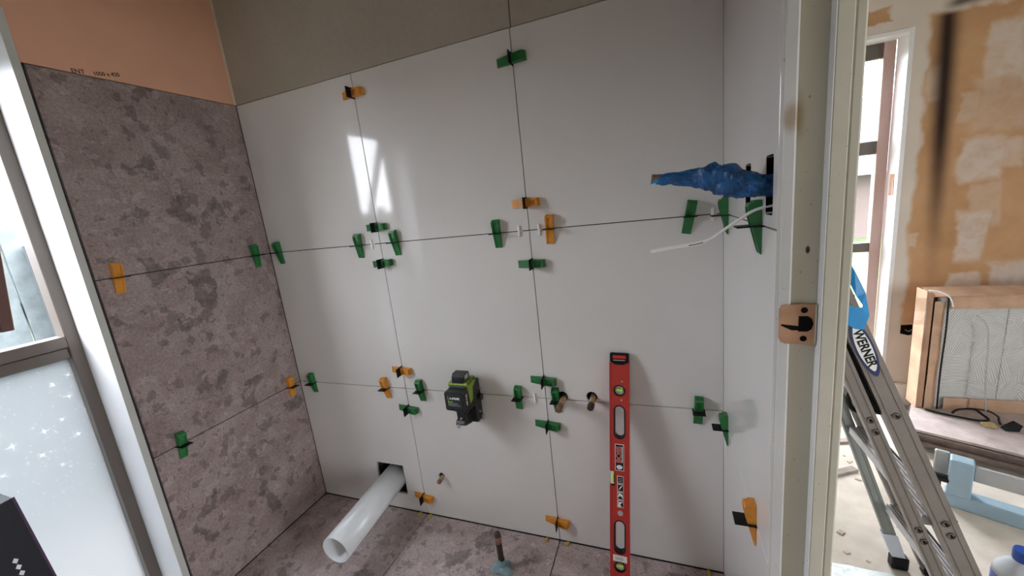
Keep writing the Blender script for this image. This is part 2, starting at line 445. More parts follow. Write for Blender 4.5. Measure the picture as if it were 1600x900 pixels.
def bbox_bm(*boxes, bev=0.0):
    bm = bmesh.new()
    for lo, hi in boxes: box(bm, lo, hi, bev)
    return bm
def B(lo, hi, bev=0.0): return box(bmesh.new(), lo, hi, bev)
def disc_cutter(c, r, y0, y1, seg=28):
    return tube(bmesh.new(), [(c[0], y0, c[1]), (c[0], y1, c[1])], r, seg)

# ---------------------------------------------------------------- setting: shell
W = 1.75
X1, X2 = 0.5865, 1.1857
J = 0.0013                                   # half a joint
def struct(name, bm, mat, label, cat):
    return tag(obj(name, bm, mat), label, cat, kind='structure')

wall_back = struct('wall_back', B((-0.13, 0.011, -0.06), (1.84, 0.11, 2.42)), 'adhesive',
    'back wall of light grey square tiles below olive grey lining board', 'wall')
PIPE_HOLE = ((0.352, 0.497), (0.080, 0.226))
STUBS = [(1.2475, 0.6125), (1.350, 0.6185), (0.692, 0.207)]
def hole_cutters():
    cs = [B((PIPE_HOLE[0][0], -0.05, PIPE_HOLE[1][0]), (PIPE_HOLE[0][1], 0.085, PIPE_HOLE[1][1]))]
    cs += [disc_cutter(c, r, -0.05, 0.085) for c, r in zip(STUBS, (0.0185, 0.0185, 0.0135))]
    return cs
cut(wall_back, hole_cutters())
wall_back.data.materials.clear(); wall_back.data.materials.append(M['adhesive'])
xs = [0.0, X1, X2, W + 0.0010]; zs = [0.0015, 0.6, 1.2, 1.8]
for i in range(3):
    for k in range(3):
        t = obj('tile', B((xs[i] + J, 0.0, zs[k] + J), (xs[i + 1] - J, 0.010, zs[k + 1] - J), 0.0006), 'light_tile', wall_back)
        if (i, k) == (0, 0): cut(t, [hole_cutters()[0]])
        elif (i, k) == (1, 0): cut(t, [hole_cutters()[3]])
        elif i == 2 and k < 2: cut(t, hole_cutters()[1:3])
for a, b in ((-0.006, X2 + 0.0015), (X2 + 0.0045, W + 0.01)):
    obj('lining_board', B((a, 0.004, 1.802), (b, 0.0109, 2.42), 0.0008), 'green_board', wall_back)

wl = bbox_bm(((-0.13, -0.589, -0.06), (-0.011, 0.011, 2.42)), ((-0.13, -2.3, -0.06), (-0.011, -1.17, 2.42)),
             ((-0.13, -1.17, -0.06), (-0.011, -0.589, 0.02)), ((-0.13, -1.17, 1.93), (-0.011, -0.589, 2.42)))
wall_left = struct('wall_left', wl, 'adhesive', 'left wall of brown grey stone tiles below tan lining board', 'wall')
for k in range(3):
    obj('tile', B((-0.010, -0.5795, zs[k] + J), (0.0, -0.0016, zs[k + 1] - J), 0.0006), 'stone_tile', wall_left)
    obj('tile', B((-0.010, -2.28, zs[k] + J), (0.0, -1.19, zs[k + 1] - J), 0.0006), 'stone_tile', wall_left)
obj('lining_board', B((-0.0109, -0.587, 1.802), (-0.004, 0.004, 2.42), 0.0008), 'tan_board', wall_left)
obj('lining_board', B((-0.0109, -2.28, 1.935), (-0.004, -0.589, 2.42), 0.0008), 'tan_board', wall_left)
obj('corner_strip', B((-0.004, -0.006, 1.803), (-0.002, 0.0038, 2.42), 0.0005), 'corner_cream', wall_left)
Lw = Matrix(((0, 0, 1, 0), (1, 0, 0, 0), (0, 1, 0, 0), (0, 0, 0, 1)))    # text plane x=const, reads along +y
def on_left(y, z, ang): return Matrix.Translation((-0.0038, y, z)) @ Lw @ Matrix.Rotation(ang, 4, 'Z')
text('handwriting', 'ENT', 0.0165, 'pencil_black', wall_left, on_left(-0.469, 1.8085, 0.12), 0.0003)
text('handwriting', '1050 x 420', 0.0150, 'pencil_black', wall_left, on_left(-0.401, 1.8175, 0.20), 0.0003)

wr = bbox_bm(((1.761, -0.515, -0.06), (1.838, 1.40, 2.42)), ((1.761, -1.42, 2.06), (1.838, -0.515, 2.42)), ((1.761, -2.3, -0.06), (1.838, -1.42, 2.42)))
wall_right = struct('wall_right', wr, 'plain_plaster', 'narrow right wall of light grey tiles beside the door jamb', 'wall')
SLOTS = [((-0.5015, -0.455), (1.221, 1.3155)), ((-0.341, -0.292), (1.2265, 1.3115))]
def slot_cutters(x0, x1):
    return [B((x0, y[0], z[0]), (x1, y[1], z[1]), 0.004) for y, z in SLOTS]
cut(wall_right, slot_cutters(1.70, 1.83))
wall_right.data.materials.clear(); wall_right.data.materials.append(M['plain_plaster'])
for (y, z) in SLOTS:
    b = bmesh.new(); box(b, (1.8285, y[0], z[0]), (1.8298, y[1], z[1]))
    for q in (y[0], y[1] - 0.0008): box(b, (1.7506, q, z[0]), (1.829, q + 0.0008, z[1]))
    for q in (z[0], z[1] - 0.0008): box(b, (1.7506, y[0], q), (1.829, y[1], q + 0.0008))
    obj('recess_shade', b, 'dark_void', wall_right)  # near-black sheets on the slot sides, painting in their shade
zr = [0.0015, 0.588, 1.2, 1.8]
for k in range(3):
    t = obj('tile', B((W, -0.5265, zr[k] + J), (W + 0.0105, -0.0003, zr[k + 1] - J), 0.0006), 'light_tile', wall_right)
    if k == 2: cut(t, slot_cutters(1.70, 1.83))

floor = struct('floor', B((-0.13, -2.3, -0.07), (1.838, 0.011, -0.010)), 'adhesive', 'bathroom floor of square brown grey stone tiles', 'floor')
ys = [-0.0015, -0.6, -1.2, -1.8, -2.28]
for i in range(3):
    for k in range(4):
        obj('tile', B((xs[i] + 0.0018, ys[k + 1] + 0.0018, -0.0099), (xs[i + 1] - 0.0018, ys[k] - 0.0018, 0.0), 0.0006), 'floor_stone', floor)
floor2 = struct('floor', B((1.838, -2.3, -0.07), (4.7, 1.45, 0.0)), 'concrete', 'dusty bare concrete floor of the next room', 'floor')
struct('ceiling', B((-0.13, -2.42, 2.42), (4.82, 1.45, 2.5)), 'ceiling_board', 'bare grey board ceiling above both rooms', 'ceiling')
struct('wall_rear', B((-0.13, -2.42, -0.06), (4.82, -2.3, 2.42)), 'plain_plaster', 'plain wall behind the viewer', 'wall')
HX0, HX1, HZ0, HZ1 = 2.11, 2.708, 0.06, 1.885
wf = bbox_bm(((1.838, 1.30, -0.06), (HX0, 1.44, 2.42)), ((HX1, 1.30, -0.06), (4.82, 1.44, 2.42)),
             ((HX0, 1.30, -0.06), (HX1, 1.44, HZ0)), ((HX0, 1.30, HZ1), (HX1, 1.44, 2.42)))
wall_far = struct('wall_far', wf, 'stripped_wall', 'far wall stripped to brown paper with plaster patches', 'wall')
struct('wall_side', bbox_bm(((4.70, -2.3, -0.06), (4.82, -2.1, 2.42)), ((4.70, -1.3, -0.06), (4.82, 1.30, 2.42)),
       ((4.70, -2.1, -0.06), (4.82, -1.3, 0.3)), ((4.70, -2.1, 2.2), (4.82, -1.3, 2.42))), 'plain_plaster', 'side wall of the next room with an opening for an added window', 'wall')
struct('baseboard_far', B((1.84, 1.282, 0.0), (4.70, 1.2995, 0.13), 0.006), 'plain_plaster', 'cream skirting board along the stripped far wall', 'baseboard')

# ---------------------------------------------------------------- bathroom window
w1 = thing('window_1', 'tall bathroom window with open awning sash over a frosted pane', 'window', (-0.06, -0.88, 0.02), kind='structure')
YA, YB = -0.606, -1.153
obj('reveal_board', B((-0.128, YA, 0.02), (0.004, -0.5895, 1.93), 0.001), 'white_gloss', w1)
obj('reveal_board', B((-0.128, -1.1695, 0.02), (0.004, YB, 1.93), 0.001), 'white_gloss', w1)
obj('reveal_board', B((-0.128, YB, 1.913), (0.004, YA, 1.93), 0.001), 'white_gloss', w1)
obj('window_sill', B((-0.128, YB, 0.02), (0.010, YA, 0.04), 0.001), 'white_gloss', w1)
obj('liner_edge', B((0.0041, -0.607, 0.02), (0.0062, -0.5885, 1.93), 0.0005), 'liner_edge', w1)
obj('liner_edge', B((0.0041, -1.171, 0.02), (0.0062, -1.152, 1.93), 0.0005), 'liner_edge', w1)
XF0, XF1 = -0.178, -0.128
obj('frame_stile', B((XF0, -0.636, 0.02), (XF1, YA + 0.004, 1.93), 0.002), 'taupe_metal', w1)
obj('frame_stile', B((XF0, YB - 0.004, 0.02), (XF1, -1.123, 1.93), 0.002), 'taupe_metal', w1)
obj('frame_rail', B((XF0, -1.123, 1.85), (XF1, -0.636, 1.93), 0.002), 'taupe_metal', w1)
obj('frame_rail', B((XF0, -1.123, 0.02), (XF1, -0.636, 0.07), 0.002), 'taupe_metal', w1)
obj('transom', B((XF0, -1.123, 1.008), (XF1 + 0.002, -0.636, 1.043), 0.002), 'taupe_metal', w1)
obj('transom', B((XF0, -1.123, 0.972), (XF1 - 0.006, -0.636, 1.006), 0.002), 'taupe_metal', w1)
fp = obj('frosted_pane', B((-0.158, -1.123, 0.07), (-0.153, -0.636, 0.972)), 'frosted_glass', w1, label='frosted pane etched with small white stars')
# the open awning sash, hinged at the head
th = math.atan2(0.31, 0.78)
hinge = Vector((-0.150, 0, 1.842))
SM = Matrix.Translation(hinge) @ Matrix.Rotation(th, 4, 'Y')
sash = obj('awning_sash', bmesh.new(), 'red_brown_metal', w1, label='red brown awning sash swung outward')
bm = bmesh.new(); L = 0.835
box(bm, (-0.018, -0.662, -L), (0.018, -0.632, 0), 0.002, SM); box(bm, (-0.018, -1.127, -L), (0.018, -1.097, 0), 0.002, SM)
box(bm, (-0.018, -1.097, -0.03), (0.018, -0.662, 0), 0.002, SM); box(bm, (-0.018, -1.097, -L), (0.018, -0.662, -L + 0.035), 0.002, SM)
sash.data = mesh_of(bm, 'awning_sash'); sash.data.materials.append(M['red_brown_metal'])
g = obj('sash_glass', box(bmesh.new(), (-0.003, -1.097, -L + 0.035), (0.003, -0.662, -0.03), 0, SM), 'clear_glass', sash)
g.matrix_parent_inverse = Matrix.Identity(4)

# ---------------------------------------------------------------- door jamb
jamb = struct('trim_1', B((1.7525, -0.5295, 0.0), (1.842, -0.515, 2.06), 0.001), 'jamb_paint', 'olive cream painted door jamb with a rust stain', 'door frame')
bm = bmesh.new(); prism(bm, [(1.7515, -0.5275), (1.756, -0.5315), (1.767, -0.5345), (1.7695, -0.5335), (1.7695, -0.5296), (1.7515, -0.5296 + 0.003)], 'z', 0, 2.06)
obj('edge_bead', bm, 'lit_jamb_paint', jamb)
obj('door_stop', B((1.806, -0.5465, 0.0), (1.826, -0.5296, 2.06), 0.0015), 'jamb_paint', jamb)
obj('lit_stop_side', B((1.8045, -0.5468, 0.0), (1.8062, -0.5296, 2.06), 0.0005), 'lit_jamb_paint', jamb)  # thin paler strip painting the window light on the stop's side
obj('outer_casing', B((1.8262, -0.5435, 0.0), (1.8405, -0.500, 2.06), 0.003), 'jamb_paint', jamb)
# strike recess
o = [(1.803, 1.0205), (1.803, 1.0845), (1.763, 1.0845), (1.7575, 1.082), (1.755, 1.076), (1.755, 1.029), (1.7575, 1.023), (1.763, 1.0205)]
sp = obj('strike_recess', prism(bmesh.new(), o, 'y', -0.5362, -0.5290), 'raw_wood', jamb, label='bare brown wood recess of a removed strike plate')
cy = [(1.780, 1.066), (1.792, 1.066), (1.797, 1.062), (1.7995, 1.054), (1.797, 1.045), (1.792, 1.041), (1.780, 1.041)]
obj('latch_hole', prism(bmesh.new(), cy, 'y', -0.5366, -0.536), 'dark_void', sp)
for z in (1.0755, 1.0295):
    obj('screw_hole', tube(bmesh.new(), [(1.787, -0.5366, z), (1.787, -0.536, z)], 0.0046, 16), 'dark_void', sp)
obj('latch_slot', prism(bmesh.new(), [(1.757, 1.053), (1.78, 1.050), (1.78, 1.043), (1.771, 1.043), (1.757, 1.0505)], 'y', -0.5366, -0.536), 'dark_void', sp)
obj('recess_edge', B((1.8012, -0.5372, 1.0205), (1.8032, -0.529, 1.0845)), 'jamb_paint', sp)
for ch in sp.children: ch.matrix_parent_inverse = Matrix.Identity(4)
head = struct('trim_2', B((1.7525, -1.42, 2.04), (1.842, -0.5295, 2.06), 0.001), 'jamb_paint', 'painted head lining above the doorway', 'door frame')

# ---------------------------------------------------------------- hall window
w2 = thing('window_2', 'tall hall window with pinkish frame and white reveal', 'window', (2.41, 1.36, HZ0), kind='structure')
obj('reveal_board', B((2.690, 1.296, HZ0), (HX1, 1.40, HZ1), 0.001), 'white_gloss', w2)
obj('reveal_board', B((HX0, 1.296, HZ0), (2.128, 1.40, HZ1), 0.001), 'white_gloss', w2)
obj('reveal_board', B((2.128, 1.296, HZ1 - 0.018), (2.690, 1.40, HZ1), 0.001), 'white_gloss', w2)
obj('window_sill', B((2.128, 1.29, HZ0), (2.690, 1.40, HZ0 + 0.02), 0.001), 'white_gloss', w2)
for a, b in ((2.642, 2.690), (2.128, 2.176)):
    obj('frame_stile', B((a, 1.40, HZ0), (b, 1.44, HZ1), 0.002), 'pinkish_metal', w2)
obj('frame_stile', B((2.515, 1.375, HZ0), (2.548, 1.44, HZ1 - 0.02), 0.002), 'pinkish_metal', w2)
for a, b in ((1.80, HZ1), (1.345, 1.41), (0.835, 0.885), (HZ0, 0.11)):
    obj('frame_rail', B((2.176, 1.405, a), (2.642, 1.438, b), 0.002), 'taupe_metal', w2)
obj('glass_pane', B((2.176, 1.420, 0.11), (2.642, 1.425, 1.80)), 'clear_glass', w2)
obj('blind_cord', tube(bmesh.new(), smooth_path([(2.688, 1.33, 1.2), (2.682, 1.32, 1.10), (2.674, 1.31, 1.04), (2.680, 1.31, 1.02), (2.686, 1.315, 1.05)]), 0.0015, 6), 'white_plastic', w2)
obj('bare_wood_patch', B((2.6892, 1.325, 1.13), (2.6899, 1.365, 1.235)), 'raw_wood', w2)
w3 = thing('unseen_fill_window', 'assumed unseen window in the side wall, added for fill light', 'window', (4.76, -1.70, 0.3), kind='structure')  # unseen window added to send fill daylight through the doorway
obj('window_frame', bbox_bm(((4.72, -2.1, 0.3), (4.78, -1.3, 0.35)), ((4.72, -2.1, 2.15), (4.78, -1.3, 2.2)), ((4.72, -2.1, 0.35), (4.78, -2.05, 2.15)),
    ((4.72, -1.35, 0.35), (4.78, -1.3, 2.15))), 'pinkish_metal', w3)
obj('glass_pane', B((4.745, -2.05, 0.35), (4.75, -1.35, 2.15)), 'clear_glass', w3)

# ---------------------------------------------------------------- outdoors
struct('path', B((-1.62, -4.5, -0.2), (-0.13, 3.0, -0.15)), 'dark_path', 'dark path between the house and the paling fence', 'path')
struct('ground', B((-40, -40, -0.5), (40, 60, -0.20)), 'lawn', 'green lawn outside the windows', 'lawn')
fx = -1.50
fence = thing('paling_fence', 'weathered pale grey paling fence outside the bathroom window', 'fence', (fx, -0.6, -0.2))
rnd = random.Random(5)
y = 0.35
k = 0
while y > -3.2:
    wd_ = 0.20 if y > -0.35 else 0.145
    top = 1.40 + rnd.uniform(-0.03, 0.06) if k % 3 else 1.47
    pts = [(y, -0.2), (y - wd_, -0.2), (y - wd_, top - rnd.uniform(0, .06)), (y - wd_ * 0.7, top), (y - wd_ * 0.35, top - 0.01), (y, top - rnd.uniform(0.0, .08))]
    obj('paling', prism(bmesh.new(), pts, 'x', fx - 0.012 - 0.003 * (k % 2), fx + 0.012 - 0.003 * (k % 2)), 'weathered_wood', fence)
    y -= wd_ + 0.008; k += 1
obj('post', B((fx + 0.02, -0.205, -0.2), (fx + 0.11, -0.105, 1.36), 0.004), 'dark_post', fence)
obj('rail', B((fx - 0.06, -3.2, 1.0), (fx - 0.02, 0.35, 1.08)), 'weathered_wood', fence)
obj('rail', B((fx - 0.06, -3.2, 0.2), (fx - 0.02, 0.35, 0.28)), 'weathered_wood', fence)
bm = bmesh.new(); bmesh.ops.create_grid(bm, x_segments=60, y_segments=10, size=1)
for v in bm.verts:
    yy = v.co.x * 14; zz = (v.co.y + 1) * 0.5
    h = 2.5 + 0.35 * noise.noise((yy * 0.5, 3, 1)) + 0.15 * noise.noise((yy * 2.1, 1, 2))
    v.co = Vector((-12 + 0.8 * math.sin(zz * 3.1) + 0.4 * noise.noise((yy * 1.3, zz * 4, 0)), yy + 1.0, -0.2 + zz * (h + 0.2)))
bm2 = bm.copy(); 
g = bmesh.ops.extrude_face_region(bm, geom=bm.faces[:]); 
for v in g['geom']:
    if isinstance(v, bmesh.types.BMVert): v.co.x -= 2.0
bm2.free()
tag(obj('clipped_hedge', bm, 'foliage'), 'dark grey green hedge beyond the paling fence', 'hedge')
hs = thing('neighbour_house', 'brick neighbour house with grey roof beyond the hall window', 'house', (3.6, 10.6, -0.2))
obj('brick_wall', B((0.6, 9.5, -0.2), (12.0, 14, 1.15)), 'house_brick', hs)
obj('roof', prism(bmesh.new(), [(9.0, 1.15), (14.5, 1.15), (11.75, 3.0)], 'x', 0.2, 12.4), 'roof_tile_grey', hs)
obj('window', B((4.2, 9.46, 0.2), (4.6, 9.5, 0.9), 0.01), 'white_gloss', hs)

# ---------------------------------------------------------------- tile levelling wedges
def wedge_mesh():
    bm = bmesh.new()
    prof = [(-0.050, 0.0006), (0.045, 0.0006), (0.045, 0.013), (0.041, 0.0135), (0.041, 0.020), (0.034, 0.0225), (0.018, 0.0205), (-0.048, 0.0035), (-0.050, 0.002)]
    groove = [(-0.050, 0.0006), (0.038, 0.0006), (0.038, 0.0165), (0.018, 0.0165), (-0.048, 0.0022), (-0.050, 0.0015)]
    R_ = Matrix(((1, 0, 0, 0), (0, -1, 0, 0), (0, 0, 1, 0), (0, 0, 0, 1)))
    f_ = lambda pr: [(-n, u) for u, n in pr]
    for a, b, pr in ((-0.0125, -0.0075, prof), (-0.0075, 0.0075, groove), (0.0075, 0.0125, prof)):
        prism(bm, f_(pr), 'x', a, b)
    prism(bm, f_([(0.034, 0.0006), (0.045, 0.0006), (0.045, 0.012), (0.041, 0.0125), (0.041, 0.0195), (0.034, 0.0220)]), 'x', -0.0075, 0.0075)
    return mesh_of(bm, 'levelling_wedge')
def clip_mesh():
    bm = bmesh.new(); t = 0.0013
    box(bm, (-0.018, -0.040, -t), (0.018, -0.0145, t), 0.0008)
    box(bm, (-0.018, -0.0145, -t), (-0.0135, 0.004, t)); box(bm, (0.0135, -0.0145, -t), (0.018, 0.004, t))
    return mesh_of(bm, 'clip')
wm = {}
for col in ('green', 'orange'):
    me = wedge_mesh(); me.materials.append(M[col + '_plastic']); wm[col] = me
cm = clip_mesh(); cm.materials.append(M['black_plastic'])
def wedge(col, face, a, z, orient, tilt, label, slide=0.0, twist=0.0):
    o = bpy.data.objects.new('levelling_wedge', wm[col]); COL.objects.link(o)
    base = {'B': Matrix.Translation((a, 0, z)), 'L': Matrix.Translation((0, a, z)) @ Matrix.Rotation(math.pi / 2, 4, 'Z'),
            'R': Matrix.Translation((W, a, z)) @ Matrix.Rotation(-math.pi / 2, 4, 'Z')}[face]
    if orient == 'h': base = base @ Matrix.Rotation(math.pi / 2, 4, 'Y')
    o.matrix_world = base @ Matrix.Rotation(math.radians(tilt), 4, 'Y') @ Matrix.Translation((0, 0, slide))
    tag(o, label, 'wedge', 'tile levelling wedges')
    c = bpy.data.objects.new('clip', cm); COL.objects.link(c); c.parent = o
    c.matrix_local = Matrix.Translation((0, 0, -slide)) @ Matrix.Rotation(math.radians(-tilt + twist), 4, 'Y')
WD = [
 ('orange', 'B', X1, 1.732, 'h', 0, 'orange wedge at the top of the left upright joint, under the board'),
 ('green', 'B', X2, 1.712, 'h', -2, 'green wedge at the top of the right upright joint, highest of the green ones'),
 ('green', 'B', 0.060, 1.2, 'v', -4, 'green wedge on the upper joint of the grey wall right beside the stone corner'),
 ('green', 'B', 0.490, 1.2, 'v', 3, 'green upright wedge left of the upper left tile cross'),
 ('green', 'B', X1, 1.262, 'h', 0, 'green sideways wedge just above the upper left tile cross'),
 ('green', 'B', 0.660, 1.2, 'v', -3, 'green upright wedge right of the upper left tile cross'),
 ('green', 'B', X1, 1.124, 'h', -3, 'green sideways wedge just below the upper left tile cross'),
 ('green', 'B', 1.0735, 1.2, 'v', 0, 'green upright wedge left of the upper right tile cross'),
 ('orange', 'B', X2, 1.288, 'h', 0, 'orange sideways wedge above the upper right tile cross'),
 ('orange', 'B', 1.2565, 1.2, 'v', 4, 'orange upright wedge right of the upper right tile cross'),
 ('green', 'B', X2, 1.090, 'h', 0, 'green sideways wedge below the upper right tile cross'),
 ('green', 'B', 1.664, 1.2, 'v', 11, 'green leaning wedge on the upper joint under the blue taped pipe'),
 ('green', 'B', 0.085, 0.6, 'v', -2, 'green wedge on the lower joint of the grey wall beside the stone corner'),
 ('orange', 'B', 0.491, 0.6, 'v', -6, 'orange upright wedge left of the lower left tile cross'),
 ('orange', 'B', X1, 0.682, 'h', 2, 'orange sideways wedge above the lower left tile cross'),
 ('green', 'B', 0.662, 0.6, 'v', -3, 'green upright wedge between the lower left tile cross and the laser'),
 ('green', 'B', X1, 0.510, 'h', 4, 'green sideways wedge below the lower left tile cross'),
 ('green', 'B', 1.083, 0.6, 'v', 3, 'green upright wedge right of the laser level'),
 ('green', 'B', X2, 0.671, 'h', 2, 'green sideways wedge above the lower right tile cross'),
 ('green', 'B', X2, 0.498, 'h', 3, 'green sideways wedge below the lower right tile cross'),
 ('green', 'B', 1.226, 0.6, 'v', -3, 'green upright wedge half hidden by a brass pipe stub'),
 ('green', 'B', 1.680, 0.6, 'v', 3, 'green upright wedge on the lower joint right of the red level'),
 ('orange', 'B', X1, 0.088, 'h', 6, 'orange wedge near the floor beside the white waste pipe'),
 ('orange', 'B', X2, 0.089, 'h', 3, 'orange wedge near the floor left of the red level'),
 ('orange', 'L', -0.530, 1.2, 'v', 2, 'orange wedge on the upper stone joint near the window'),
 ('green', 'L', -0.073, 1.2, 'v', -6, 'green wedge on the upper stone joint next to the corner'),
 ('green', 'L', -0.500, 0.6, 'v', 3, 'green wedge on the lower stone joint near the window'),
 ('orange', 'L', -0.057, 0.6, 'v', -4, 'orange wedge on the lower stone joint next to the corner'),
 ('green', 'R', -0.075, 1.2, 'v', 0, 'green wedge seen edge on at the upper right corner behind the white cable'),
 ('green', 'R', -0.425, 1.2, 'v', 0, 'large green wedge under the dark wall slot, nearest of the green ones'),
 ('green', 'R', -0.076, 0.588, 'v', 0, 'green wedge seen edge on in the lower right corner'),
 ('orange', 'R', -0.425, 0.588, 'v', 0, 'orange wedge on the narrow right wall beside the door jamb'),
]
for wdt in WD: wedge(*wdt)
# white spacers
for (x, z, lb) in ((1.150, 1.2, 'white plastic spacer left of the upper right tile cross'), (1.219, 1.2, 'white plastic spacer right of the upper right tile cross'),
                   (1.722, 1.2, 'white plastic spacer near the right corner on the upper joint'), (1.144, 0.6, 'white plastic spacer left of the lower right tile cross'),
                   (0.548, 1.2, 'white plastic spacer left of the upper left tile cross')):
    bm = bmesh.new(); box(bm, (x - 0.0035, -0.006, z - 0.019), (x + 0.0035, 0.0, z + 0.019), 0.001); box(bm, (x - 0.0025, -0.002, z - 0.0011), (x + 0.012, 0.006, z + 0.0011))
    tag(obj('tile_spacer', bm, 'white_plastic'), lb, 'spacer', 'white tile spacers')
for (x, y, lb) in ((0.553, -0.006, 'yellow spacer under the tile left of the waste pipe side floor joint'), (0.606, -0.006, 'yellow spacer at the floor right of the left floor joint'),
                (1.135, -0.006, 'yellow spacer at the floor left of the right floor joint'), (1.218, -0.006, 'yellow spacer at the floor right of the right floor joint'),
                (1.703, -0.006, 'yellow spacer at the floor in the right corner')):
    bm = prism(bmesh.new(), [(y + 0.004, 0.0), (y - 0.016, 0.0), (y - 0.016, 0.007), (y - 0.008, 0.008), (y + 0.004, 0.002)], 'x', x - 0.005, x + 0.005)
    box(bm, (x - 0.002, y - 0.018, 0), (x + 0.002, y - 0.010, 0.012), 0.001)
    tag(obj('floor_spacer', bm, 'yellow_plastic'), lb, 'spacer', 'yellow spacers at the floor')

# ---------------------------------------------------------------- pipes
p0, p1 = Vector((0.437, 0.07, 0.160)), Vector((0.463, -0.378, 0.150))
bm = pipe(bmesh.new(), p0, p1, 0.0545, 0.0495, 48)
pv = thing('waste_pipe', 'white plastic waste pipe sticking out of a square hole near the floor', 'pipe', (0.437, 0.0, 0.105))
obj('pipe_body', bm, 'pvc', pv, True)
def stub(c, L, r, lb, mat2, dz=0.0, dx=0.0):
    t = thing('pipe_stub', lb, 'pipe', (c[0], 0.0, c[1] - r), 'capped brass pipe stubs')
    x, z = c
    d = Vector((dx, -1, dz)).normalized(); s0 = Vector((x + 0.004, 0.05, z - 0.004)); o_ = lambda q: Vector((x + 0.004, 0, z - 0.004)) + d * q
    obj('tube', tube(bmesh.new(), [s0, o_(0), o_(L * 0.72)], r, 20), 'brass', t, True)
    obj('collar', tube(bmesh.new(), [o_(L * 0.60), o_(L * 0.74)], r * 1.12, 20), 'copper_dull', t)
    obj('end_cap', tube(bmesh.new(), [o_(L * 0.72), o_(L * 0.95), o_(L)], r, 20, rad=[r * 1.18, r * 1.1, r * 0.85]), mat2, t)
stub(STUBS[0], 0.088, 0.0098, 'brass pipe stub in front of a green wedge, left of the pair', 'copper_dull', -0.03)
stub(STUBS[1], 0.068, 0.0098, 'brass pipe stub with dark end beside the red level', 'charred_pipe', -0.05)
stub(STUBS[2], 0.036, 0.0082, 'small brass pipe stub low on the wall right of the waste pipe', 'copper_dull', -0.1)
fpz = thing('floor_pipe', 'dark copper pipe rising from the floor with blue grey wrap at its base', 'pipe', (1.012, -0.172, 0.0))
obj('riser', tube(bmesh.new(), [(1.012, -0.172, -0.005), (1.008, -0.170, 0.15), (1.008, -0.170, 0.153)], 0.011, 20, rad=[0.011, 0.0112, 0.0095]), 'charred_pipe', fpz, True)
obj('copper_band', tube(bmesh.new(), [(1.0088, -0.1703, 0.112), (1.008, -0.170, 0.138)], 0.0117, 20), 'copper_dull', fpz, True)
bm = bmesh.new(); rnd = random.Random(11); ring = []
for j, (r, z) in enumerate(((0.012, 0.040), (0.014, 0.018), (0.030, 0.010), (0.036, 0.001))):
    ring.append([bm.verts.new((1.0115 + r * (1 + (0.35 * rnd.uniform(-1, 1) if j > 1 else 0)) * math.cos(k * math.pi / 6), -0.172 + r * (1 + (0.35 * rnd.uniform(-1, 1) if j > 1 else 0)) * math.sin(k * math.pi / 6), z + (rnd.uniform(0, 0.010) if j in (0, 2) else 0))) for k in range(12)])
for a, b in zip(ring, ring[1:]):
    for k in range(12): bm.faces.new((a[k], a[(k + 1) % 12], b[(k + 1) % 12], b[k]))
obj('wrap', bm, 'blue_grey_sheet', fpz)

# blue taped pipe at the slot
tp = thing('taped_pipe', 'pipe wrapped in crumpled blue masking tape sticking out of the wall slot', 'pipe', (1.76, -0.478, 1.262))
path = smooth_path([(1.775, -0.478, 1.268), (1.745, -0.478, 1.269), (1.715, -0.474, 1.275), (1.690, -0.468, 1.284), (1.665, -0.462, 1.291), (1.640, -0.457, 1.294), (1.612, -0.452, 1.297), (1.590, -0.450, 1.298), (1.580, -0.450, 1.299)], 8)
rk = [0.016, 0.0165, 0.0215, 0.0255, 0.0225, 0.0140, 0.0105, 0.0095, 0.0075]
bm = bmesh.new(); T, N = frames(path); seg = 28; rings = []
for i, p in enumerate(path):
    u = i / 8.0; j = min(int(u), 7); r = rk[j] + (rk[j + 1] - rk[j]) * (u - j)
    R_ = []
    for k in range(seg):
        a = 2 * math.pi * k / seg
        fold = 0.10 * noise.noise((math.cos(a) * 6 + u * 3, math.sin(a) * 6, u * 5)) + 0.26 * noise.noise((math.cos(a) * 2.0 + u * 0.9, math.sin(a) * 2.0 - u * 0.6, u * 1.7)) + 0.16 * (abs(math.sin(1.5 * a + u * 2.6)) - 0.6)
        R_.append(bm.verts.new(p + (N[i][0] * math.cos(a) + N[i][1] * math.sin(a)) * r * (1 + fold)))
    rings.append(R_)
for a, b in zip(rings, rings[1:]):
    for k in range(seg): bm.faces.new((a[k], a[(k + 1) % seg], b[(k + 1) % seg], b[k]))
bm.faces.new(rings[0]); bm.faces.new(rings[-1])
obj('tape_wrap', bm, 'blue_tape', tp)
obj('pipe_end', pipe(bmesh.new(), (1.592, -0.450, 1.299), (1.572, -0.450, 1.302), 0.0075, 0.005, 18), 'copper_dull', tp)
obj('tape_flap', prism(bmesh.new(), [(1.592, 1.294), (1.568, 1.292), (1.575, 1.2975), (1.592, 1.301)], 'y', -0.4585, -0.4575), 'bright_blue_tape', tp)
obj('tie_end', tube(bmesh.new(), [(1.665, -0.468, 1.302), (1.657, -0.470, 1.309)], 0.0012, 6), 'copper_dull', tp)
